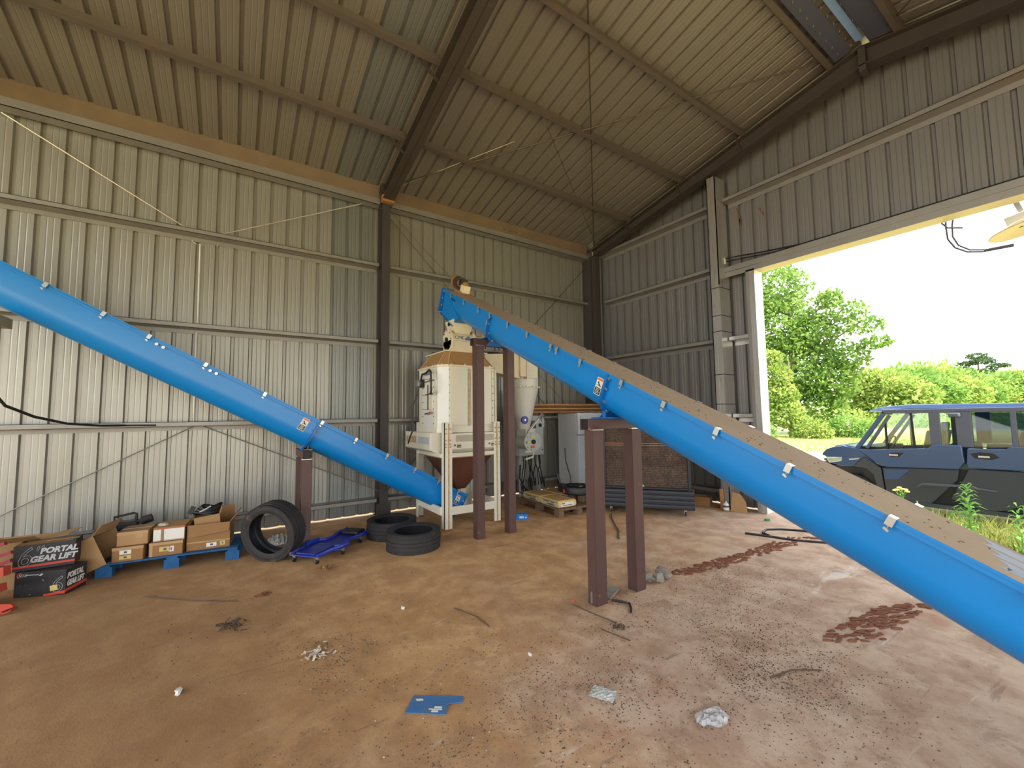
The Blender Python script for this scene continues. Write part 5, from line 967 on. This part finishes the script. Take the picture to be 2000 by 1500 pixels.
q = MB('carddk'); q.add([(-.2, -.195, .30), (.21, -.195, .30), (.20, -.215, .20), (-.19, -.22, .16)], [(0, 1, 2, 3)]); q.build('sagging_flap', bg3)
carton('crumpled open carton sunk into the large open carton', (.98, -7.86, .36), RZ + .15, .26, .26, .17, 'card', top='open', tilt=(.08, -.1), flaps=(('x', 1, .07, 1.2),))
hc = thing('hose_bundle', 'tangled black hoses piled on the open carton', 'hose', (.98, -7.88, .50), (0, 0, RZ))
for k in range(6):
    a = k * .5; MB('black').tube([(.13 * math.cos(t) * (1 - .05 * k) + .01 * k, .07 * math.sin(t + a * .3), .03 + .017 * k + .02 * math.sin(t * 2 + a)) for t in [i * .42 for i in range(16)]], .011, 6).build('hose', hc, smooth=True)
MB('black').cbox((-.15, -.02, .08), (.05, .05, .09), (0, .4, 0)).build('connector', hc); MB('silver').tube([(-.06, -.07, .06), (.0, -.08, .09), (.05, -.06, .12)], .008, 5).build('metal_tube', hc)
bo = carton('empty carton tipped on its side with its dark open end facing the labelled cartons', (.98, -9.02, .175), -.35, .36, .34, .34, 'card', top='open', lab=((.03, .24, .12, .05, 'paper'),), flaps=(('y', -1, .12, 1.0),))
bo.rotation_euler = (-1.15, 0, -.35)
MB('cardin').box(-.17, .17, -.16, .16, .006, .012).build('inner_bottom', bo)
carton('big plain carton with a raised flap behind the black printed boxes', (.93, -9.46, 0), RZ, .45, .33, .47, 'card', top='open', flaps=(('y', -1, .16, .5), ('x', 1, .20, .15)))
tool = thing('bench_tool', 'black powered bench tool with a bar handle behind the left cartons', 'tool', (.42, -8.72, .0), (0, 0, PI / 2))
q = MB('black'); q.box(-.17, .13, -.09, .09, .34, .44); q.use('utvgrey'); q.box(-.2, .1, -.11, .11, .28, .34); q.build('motor_body', tool, bev=.02); MB('black').tube([(-.10, 0, .44), (-.11, 0, .50), (.07, 0, .53), (.10, 0, .52), (.10, 0, .44)], .014, 7).build('handle', tool)
MB('rubber').cyl((.16, -.05, .43), (.26, -.05, .46), .05, n=14).build('knob', tool); MB('black').tube([(-.2, 0, .4), (-.28, .0, .36), (-.3, -.05, .2), (-.36, -.1, .12)], .01, 6).build('cord', tool); q = MB('palwood'); q.box(-.22, .2, -.14, .14, 0, .28); q.build('wooden_base', tool)

# black printed gear boxes
gang = math.atan2(-8.916 + 9.337, 1.742 - 1.445)
def gear_box(label, loc, rz, kind):
    r = thing('printed_box', label, 'box', loc, (0, 0, rz), 'black gear lift boxes'); r.scale = (.835, .70, .86); L_, D_, H_ = .515, .355, .28
    b = MB('boxblack'); b.box(0, L_, 0, D_, 0, H_); b.build('carton_body', r, bev=.004)
    if kind == 'top':
        q = MB('carddk'); q.box(.02, L_ - .03, .03, D_ * .48, H_, H_ + .002); q.box(.05, L_ - .05, D_ * .52, D_ - .04, H_, H_ + .002); q.use('tape'); q.box(.0, L_, D_ * .46, D_ * .54, H_, H_ + .003); q.build('worn_top', r)
        lettering('6', .30, 'silver', r, (.02, -.002, .05), (PI / 2, 0, 0), shear=.25, outline=.0022, sx=.85); lettering("''", .19, 'silver', r, (.155, -.002, .12), (PI / 2, 0, 0), shear=.25, outline=.0018)
        lettering('PORTAL', .086, 'silver', r, (.215, -.002, .170), (PI / 2, 0, 0), shear=.25, bold=.004, sx=1.0); lettering('GEAR LIFT', .088, 'silver', r, (.135, -.002, .085), (PI / 2, 0, 0), shear=.25, bold=.004, sx=.96)
        MB('redink').box(0, L_, -.002, 0, .035, .058).build('red_stripe', r)
        q = MB('parts'); q.box(L_, L_ + .002, .02, D_ - .02, .03, .25); q.build('printed_picture', r)
    else:
        q = MB('parts'); q.box(.02, .33, -.0015, 0, .02, .20); q.build('printed_picture', r)
        lettering('6', .25, 'silver', r, (.36, -.002, .04), (PI / 2, 0, 0), shear=.2, outline=.002)
        q = MB('silver'); q.box(.11, .24, -.002, 0, .238, .246); q.prism([(.24, .232), (.27, .255), (.285, .245), (.26, .225)], 'y', -.002, 0); q.build('wrench_print', r)
        lettering('SDX', .045, 'silver', r, (.035, -.002, .225), (PI / 2, 0, 0), shear=.3); q = MB('redink'); q.tube([(.04, -.001, .21), (.025, -.001, .235), (.04, -.001, .262), (.075, -.001, .268)], .004, 4); q.build('logo_swoosh', r)
        q = MB('yellowpaper'); q.cbox((.40, -.003, .085), (.075, .003, .06), (0, -.15, 0)); q.build('sticker', r)
        MB('redink').prism([(.30, .0), (L_, .02), (L_, .05), (.30, .02)], 'y', -.002, 0).build('red_stripe', r); MB('redink').prism([(0, .03), (D_, .05), (D_, .08), (0, .06)], 'x', L_, L_ + .002).build('red_stripe', r)
        lettering('PORTAL', .085, 'paper', r, (L_ + .003, .02, .175), (PI / 2, 0, PI / 2), shear=.25, bold=.004, sx=.85); lettering('GEAR LIFT', .085, 'paper', r, (L_ + .003, .02, .09), (PI / 2, 0, PI / 2), shear=.25, bold=.004, sx=.72)
    return r
gear_box('black printed box on the floor with a gear picture, under the other', (1.385, -9.357, 0), 1.15, 'low')
gear_box('black printed box lettered for a portal gear lift, on top of the other', (1.385, -9.377, .2425), 1.57, 'top')
rs = thing('red_steel_frame', 'red painted steel frame at the picture edge beside the black boxes', 'frame', (1.70, -9.375, 0), (0, 0, gang))
b = MB('redsteel'); b.prism([(-.35, .012), (.10, .012), (.235, .062), (.21, .085), (-.35, .075)], 'y', -.05, -.035); b.box(-.35, .14, -.05, .06, .004, .016); b.build('base_channel', rs); b = MB('redsteel'); b.beam((.14, -.09, .0), (.22, -.05, .035), .025, .008); b.build('foot', rs)
b = MB('redsteel'); b.beam((-.35, .02, .12), (.02, .03, .20), .07, .07); b.beam((-.35, .04, .30), (.03, .05, .34), .06, .08); b.build('crossmember', rs)
for a, c in (((-.35, .05, .38), (.04, .07, .50)), ((-.35, .04, .28), (.05, .06, .43)), ((-.3, .06, .50), (-.03, .07, .58))): MB('maroon').beam(a, c, .025, .03).build('brace_bar', rs)
b = MB('redsteel'); b.box(-.33, -.27, -.05, .08, 0, .46); b.build('upright', rs)

# ------------------------------------------------------------------ tyres, creeper
def tire(label, loc, rot):
    r = thing('tire', label, 'tire', loc, rot, 'loose tires by the conveyor'); R_, Wd, Ri = .35, .235, .245; h = Wd / 2
    tp = []
    for k in range(5):
        c = -h * .82 + k * (h * .82 * 2 / 4); wv = .018
        tp += [(R_ - abs(c) / h * .012, c - wv), (R_ - abs(c) / h * .012, c + wv)]
        if k < 4: tp += [(R_ - .012, c + wv + .001), (R_ - .012, c + h * .41 - wv - .001)]
    MB('rubber').lathe([(R_ - .03, -h * .95)] + tp + [(R_ - .03, h * .95)], 44).build('tread', r, smooth=True)
    for s in (-1, 1): MB('rubber').lathe([(R_ - .026, s * h * .94), (R_ - .05, s * h * 1.0), (R_ - .075, s * h * .97), (Ri + .012, s * h * .90), (Ri, s * h * .86), (Ri, s * h * .80), (Ri + .015, s * h * .80)], 44).build('sidewall', r, smooth=True)
    MB('rubber_in').lathe([(Ri + .012, -h * .82), (Ri + .05, -h * .84), (R_ - .03, -h * .7), (R_ - .022, 0), (R_ - .03, h * .7), (Ri + .05, h * .84), (Ri + .012, h * .82)], 40).build('inner_liner', r, smooth=True)
    sp2 = MB('rubber')
    for i in range(60):
        a = 2 * PI * i / 60
        for s in (-1, 1): sp2.cbox(((R_ - .010) * math.cos(a), (R_ - .010) * math.sin(a), s * h * .86), (.008, .012, .03), (0, 0, a))
    o = sp2.build('shoulder_blocks', r); o['kind'] = 'stuff'; return r
tire('tire standing upright leaning by the short brown post', (1.63, -7.19, .347), (0, math.radians(97), math.radians(-40)))
tire('tire lying flat nearest the camera by the machine leg', (2.17, -5.63, .118), (0, 0, .3))
tire('tire lying flat behind the nearer flat one', (1.455, -5.69, .118), (0, 0, 1.1))
cd = Vector((1.22 - 2.02, -5.98 + 6.90, 0)); ca = math.atan2(cd.y, cd.x)
cr_s = .9
cr = thing('mechanics_creeper', 'blue plastic mechanic creeper lying on the floor by the tires', 'creeper', (2.02, -6.92, 0), (0, 0, ca))
cr.scale = (.89, .95, 1)
pts = [(0, -.19), (.03, -.22), (.28, -.22), (.36, -.28), (.56, -.28), (.64, -.17), (.78, -.15), (.92, -.2), (1.18, -.2), (1.2, -.16)]
outl = pts + [(x, -y) for x, y in pts[::-1]]
b = MB('jack'); b.prism([(x, y) for x, y in outl], 'z', .085, .10); b.build('deck', cr, bev=.006)
for s in (-1, 1):
    q = MB('jack'); q.tube([(.02, s * .2, .105), (.28, s * .205, .11), (.36, s * .26, .115), (.56, s * .26, .115), (.64, s * .16, .11), (.78, s * .145, .11), (.92, s * .19, .12), (1.18, s * .19, .125)], .02, 7); q.build('side_rim', cr, smooth=True)
    MB('jack').prism([(.36, s * .27), (.56, s * .27), (.6, s * .21), (.33, s * .21)], 'z', .10, .15).build('shoulder_wing', cr, bev=.01)
q = MB('jack'); q.box(.05, .5, -.14, .14, .10, .112); q.build('back_panel', cr, bev=.005); q = MB('black'); q.box(.95, 1.17, -.13, .13, .10, .15); q.build('head_pad', cr, bev=.02)
for x, y in ((.06, -.17), (.06, .17), (.46, -.25), (.46, .25), (.98, -.17), (.98, .17)):
    q = MB('black'); q.cyl((x, y - .012, .03), (x, y + .012, .03), .03, n=12); q.use('zinc'); q.box(x - .012, x + .012, y - .018, y + .018, .045, .088); q.build('caster', cr)

# ------------------------------------------------------------------ small things on the floor
def rock(lb, loc, r, seed): solo(MB('concrete').blob((0, 0, 0), r, seed, 9, 6, .28), 'concrete_chunk', lb, 'rock', loc, group='broken concrete chunks by the stand')
rock('long dark concrete chunk touching the brown stand post', (4.62, -4.06, .045), (.10, .06, .05), 1); rock('pale pointed concrete chunk in the middle of the three', (4.72, -3.98, .045), (.05, .05, .05), 2); rock('farthest pitted concrete chunk of the three', (4.66, -3.85, .045), (.09, .06, .05), 5)
hp = [(4.44 + .62 * (1 - math.cos(t)) * .8, -1.30 + .22 * math.sin(t), .014) for t in [-2.2 + i * .3 for i in range(15)]]
solo(MB('black').tube([(4.36, -1.62, .014)] + [(4.60, -1.52, .014), (4.9, -1.42, .014), (5.2, -1.2, .014), (5.45, -.9, .014), (5.35, -.72, .014), (5.0, -.78, .014), (4.75, -.86, .014), (4.55, -1.02, .014), (4.44, -1.2, .014), (4.5, -1.42, .014), (4.62, -1.5, .022)], .014, 8), 'rubber_hose', 'black rubber hose looped on the floor near the doorway', 'hose', smooth=True)
solo(MB('green').lathe([(.001, .03), (.035, .03), (.04, .0), (.001, .0)], 16), 'green_lid', 'small green cap on the floor near the doorway', 'cap', (4.19, -.63, 0))
def plate():
    r = thing('plastic_plate', 'torn scuffed blue plastic plate lying in the dirt', 'plate', (5.094, -6.611, .004), (0, 0, .93))
    o = [(-.13, -.065), (.11, -.07), (.11, .02), (.18, .035), (.185, .085), (.12, .085), (-.12, .085)]
    MB('platblue').prism(o, 'z', 0, .004).build('plate_body', r); q = MB('paper'); q.box(.02, .06, -.055, -.04, .004, .005); q.box(.0, .08, -.035, -.028, .004, .005); q.box(.03, .075, -.022, -.008, .004, .005); q.prism([(-.1, .05), (-.06, .055), (-.05, .04), (-.09, .035)], 'z', .004, .005); q.build('print', r)
plate()
def crumple(label, loc, sx, sy, h, m, seed, rz, name, cat):
    R_ = np.random.RandomState(seed); n = 17; b = MB(m); vs = []; ph_ = R_.uniform(0, 6.28, 8); fr_ = R_.uniform(5, 17, (8, 2)) * np.sign(R_.normal(size=(8, 2)))
    for i in range(n):
        for j in range(n):
            u_, v_ = i / (n - 1) * 2 - 1, j / (n - 1) * 2 - 1
            if m == 'film2': u_, v_ = u_ * math.sqrt(1 - v_ * v_ * .5), v_ * math.sqrt(1 - u_ * u_ * .5)
            f_ = sum(abs(math.sin(fr_[k][0] * u_ * .5 + fr_[k][1] * v_ * .5 + ph_[k])) for k in range(8)) / 8; e = max(0, 1 - .9 * max(abs(u_), abs(v_)) ** 4)
            vs.append((u_ * sx / 2 * (1 + R_.uniform(-.02, .02)), v_ * sy / 2 * (1 + R_.uniform(-.03, .03)), .002 + h * e * (f_ - .35) * 1.8 if f_ > .35 else .002))
    b.add(vs, [(i * n + j, i * n + j + 1, (i + 1) * n + j + 1, (i + 1) * n + j) for i in range(n - 1) for j in range(n - 1)]); solo(b, name, label, cat, loc, (0, 0, rz))
crumple('crumpled clear plastic film in the foreground dirt', (6.093, -5.343, 0), .21, .13, .045, 'film2', 1, 1.3, 'plastic_film', 'plastic')
crumple('flat clear packet lying on the foreground floor', (5.594, -5.69, 0), .15, .12, .012, 'foil', 2, .5, 'clear_packet', 'packet')
crumple('crumpled clear bag seen through the upright tire', (.9, -7.06, 0), .3, .25, .14, 'foil', 6, .3, 'plastic_bag', 'bag')
for i, (x, y, s, lb) in enumerate(((3.28, -7.60, .14, 'grey-brown clump of dead leaves on the left of the open floor'), (4.13, -7.08, .12, 'pale crumpled leaf clump in the middle foreground'), (2.32, -6.70, .15, 'tan crumpled paper-like clump below the blue creeper'), (2.72, -7.34, .08, 'small red-brown clod on the floor below the upright tire'), (5.1, -5.0, .07, 'small brown clump near the nearest stand'))):
    r = thing('leaf_clump', lb, 'debris', (x, y, 0)); rr = random.Random(i + 20); q = MB('litterlt' if i in (1,) else ('carddk' if i == 2 else ('clod' if i == 3 else 'litter')))
    for k in range(46): q.cbox((rr.gauss(0, s * .38), rr.gauss(0, s * .38), rr.uniform(.003, s * .22)), (rr.uniform(.3, 1) * s * .4, rr.uniform(.1, .4) * s * .4, .003), (rr.uniform(-.7, .7), rr.uniform(-.7, .7), rr.uniform(0, 3)))
    o = q.build('dry_leaves', r); o['kind'] = 'stuff'
for i, (x, y, s, lb) in enumerate(((4.087, -7.867, .035, 'tiny white scrap in the left foreground'), (3.793, -6.328, .03, 'tiny white scrap in the middle of the floor'), (5.008, -5.819, .022, 'small white pebble left of the clear packet'))):
    solo(MB('white2').blob((0, 0, s * .4), (s, s * .5, s * .4), i, 7, 5, .4), 'white_scrap', lb, 'scrap', (x, y, 0))
def sticks():
    for i, (pts_, lb) in enumerate((([(4.05, -5.95), (4.3, -5.87), (4.5, -5.86)], 'short curved stick in the middle of the floor'), ([(4.6, -5.05), (4.85, -5.02), (5.05, -4.98)], 'thin stick lying in front of the nearest stand'), ([(6.1, -4.7), (6.15, -4.5), (6.25, -4.35)], 'straight twig in the dark litter on the right'), ([(2.1, -8.3), (2.5, -7.9), (2.75, -7.55)], 'long thin straw on the left of the floor'), ([(5.05, -5.15), (5.3, -5.1)], 'bent dark twig below the nearest stand'))):
        solo(MB('twig').tube([(x, y, .007 + .004 * (k % 2)) for k, (x, y) in enumerate(pts_)], .005, 5), 'stick', lb, 'stick', group='loose sticks on the floor')
sticks()
solo(MB('redink').blob((0, 0, .012), (.014, .014, .012), 1), 'red_bead', 'tiny red plastic bead beside the nearest stand', 'cap', (4.55, -5.0, 0))
solo(MB('concrete').prism([(-.05, -.12), (.06, -.10), (.05, .12), (-.06, .1)], 'z', 0, .02), 'flat_stone', 'flat slab of stone between the posts of the nearest stand', 'rock', (4.62, -4.60, 0), (.1, 0, .3))
solo(MB('black').tube([(4.76, -4.72, .02), (4.83, -4.65, .012), (4.88, -4.62, .01), (4.95, -4.68, .01), (5.0, -4.74, .01)], .010, 6), 'cable_end', 'short black cable end at the foot of the nearest stand', 'cable')
def track(label, pts, wid, seed, ang_, ln=.055, wd=.011, gap=.055, den=.8):
    r = thing('mud_track', label, 'mud', (0, 0, 0)); rr = random.Random(seed); ms = [MB('clod').blob((0, 0, 0), (ln, wd, .010), s, 8, 4, .35).mesh('clod') for s in range(6)]
    n = 0
    for a in range(len(pts) - 1):
        p, q = Vector((*pts[a], 0)), Vector((*pts[a + 1], 0)); L_ = (q - p).length; k = int(L_ / gap)
        d = Vector((math.cos(ang_), math.sin(ang_), 0))
        for i in range(k):
            c = p.lerp(q, (i + .5) / k); t = -wid + rr.uniform(0, ln)
            while t < wid:
                if rr.random() < den:
                    e = c + d * t + Vector((rr.gauss(0, .012), rr.gauss(0, .012), 0)); o = link('clod', ms[n % 6], r, loc=(e.x, e.y, .005), rot=(0, 0, ang_ + rr.gauss(0, .16))); s = rr.uniform(.45, 1.15); o.scale = (s, rr.uniform(.6, 1.4), rr.uniform(.6, 1.2)); n += 1
                t += ln * rr.uniform(1.5, 2.3)
track('narrow trail of red clay clods running from the concrete chunks to the doorway', [(4.70, -3.70), (4.78, -3.1), (4.84, -2.3), (4.88, -1.55)], .17, 1, .95, ln=.045, wd=.012, gap=.05, den=.85)
track('broad patch of red clay tread clods under the big conveyor at right', [(6.30, -2.6), (6.28, -2.95), (6.22, -3.35), (6.22, -3.80)], .24, 2, 1.0, ln=.055, wd=.010, gap=.042, den=.85)
track('small scatter of red clay clods inside the black hose loop', [(4.85, -1.25), (5.15, -.95)], .14, 3, .95, ln=.045)
# scattered litter (uncountable)
Rn = np.random.RandomState(77); DV = []; DF = []; DM = []
def flakes(cx, cy_, s, n, kind, smax):
    x = Rn.normal(cx, s, n); y = Rn.normal(cy_, s, n)
    sub = Rn.uniform(-1, 1, (max(2, n // 40), 2)) * s * 1.4; k = Rn.randint(0, len(sub), n); t = Rn.uniform(0, 1, n) < .65
    x = np.where(t, cx + sub[k, 0] + Rn.normal(0, s * .22, n), x); y = np.where(t, cy_ + sub[k, 1] + Rn.normal(0, s * .22, n), y)
    for a, b in zip(x, y):
        if not (.5 < a < 7.0 and -9.3 < b < -.3): continue
        l_ = smax * Rn.uniform(.15, 1) ** 2 + .002; an = Rn.uniform(0, 6.28); tw = kind == 'twig' and Rn.uniform() < .5; w_ = l_ * (.09 if tw else Rn.uniform(.35, .8)); l_ = l_ * (2.2 if tw else 1)
        c, d = math.cos(an), math.sin(an); n0 = len(DV); h = min(.004, w_ * .6)
        DV.extend([(a + c * l_ / 2, b + d * l_ / 2, .001), (a - d * w_ / 2, b + c * w_ / 2, .001), (a - c * l_ / 2, b - d * l_ / 2, .001), (a + d * w_ / 2, b - c * w_ / 2, .001), (a, b, .001 + h)])
        DF.extend([(n0, n0 + 1, n0 + 4), (n0 + 1, n0 + 2, n0 + 4), (n0 + 2, n0 + 3, n0 + 4), (n0 + 3, n0, n0 + 4)]); m_ = 1 if Rn.uniform() < .07 else (2 if Rn.uniform() < .12 else 0); DM.extend([m_] * 4)
for cx, cy_, s, n in ((6.15, -4.45, .28, 2600), (5.95, -4.75, .2, 1400), (5.75, -4.1, .25, 900), (5.55, -5.55, .22, 1300), (5.5, -5.9, .3, 900), (6.35, -5.0, .3, 1100), (5.2, -3.55, .4, 1000), (4.95, -3.3, .3, 900), (4.75, -3.2, .3, 900), (5.0, -4.3, .35, 700), (5.25, -4.2, .35, 700), (4.95, -4.95, .2, 500), (4.15, -6.95, .16, 700), (4.3, -6.9, .25, 500), (5.1, -6.6, .3, 500), (5.3, -6.3, .4, 700), (4.7, -5.9, .35, 400), (3.5, -6.9, .5, 300), (4.6, -7.4, .4, 200), (5.0, -7.3, .3, 160), (5.8, -6.4, .3, 600), (6.0, -5.9, .3, 700), (5.6, -3.2, .4, 500), (2.3, -5.0, .2, 260), (2.6, -4.3, .3, 160)): flakes(cx, cy_, s, n, 'twig', .015)
flakes(4.2, -5.2, 1.6, 2600, 'grit', .009); flakes(5.3, -5.2, 1.0, 2600, 'twig', .012); flakes(2.6, -7.2, 1.0, 500, 'twig', .02)
me = bpy.data.meshes.new('debris'); me.from_pydata(DV, [], DF); [me.materials.append(M[q]) for q in ('litter', 'litterlt', 'clod')]; me.polygons.foreach_set('material_index', DM)
tag(link('debris', me), 'scattered leaf litter, bark bits and grit over the floor', 'debris', kind='stuff')
# corner by the doorway column
carton('low brown carton on the floor between the evaporative cooler and the column', (2.95, -.42, 0), .35, .34, .22, .17, 'carddk', top='open')
q = MB('card'); q.prism([(0, .0), (.26, .0), (.24, .18), (.16, .30), (.02, .33)], 'y', -.006, .006); solo(q, 'cardboard_sheet', 'worn piece of cardboard leaning beside the doorway column', 'cardboard', (3.52, -.46, 0), (-.12, 0, .2))
q = MB('lumber'); q.box(-.03, .03, -.01, .01, 0, .34); solo(q, 'wood_strip', 'orange strip of wood standing against the doorway column', 'wood', (3.36, -.43, .015), (.06, 0, 0))
jb = thing('plastic_jug', 'small white plastic jug at the foot of the doorway column', 'jug', (3.46, -.49, .015)); MB('white2').lathe([(.001, 0), (.045, .0), (.05, .02), (.05, .09), (.03, .12), (.015, .13), (.015, .15), (.001, .15)], 18).build('jug_body', jb, smooth=True); MB('screen').lathe([(.051, .05), (.0515, .05), (.0515, .08), (.051, .08)], 18).build('blue_label', jb)
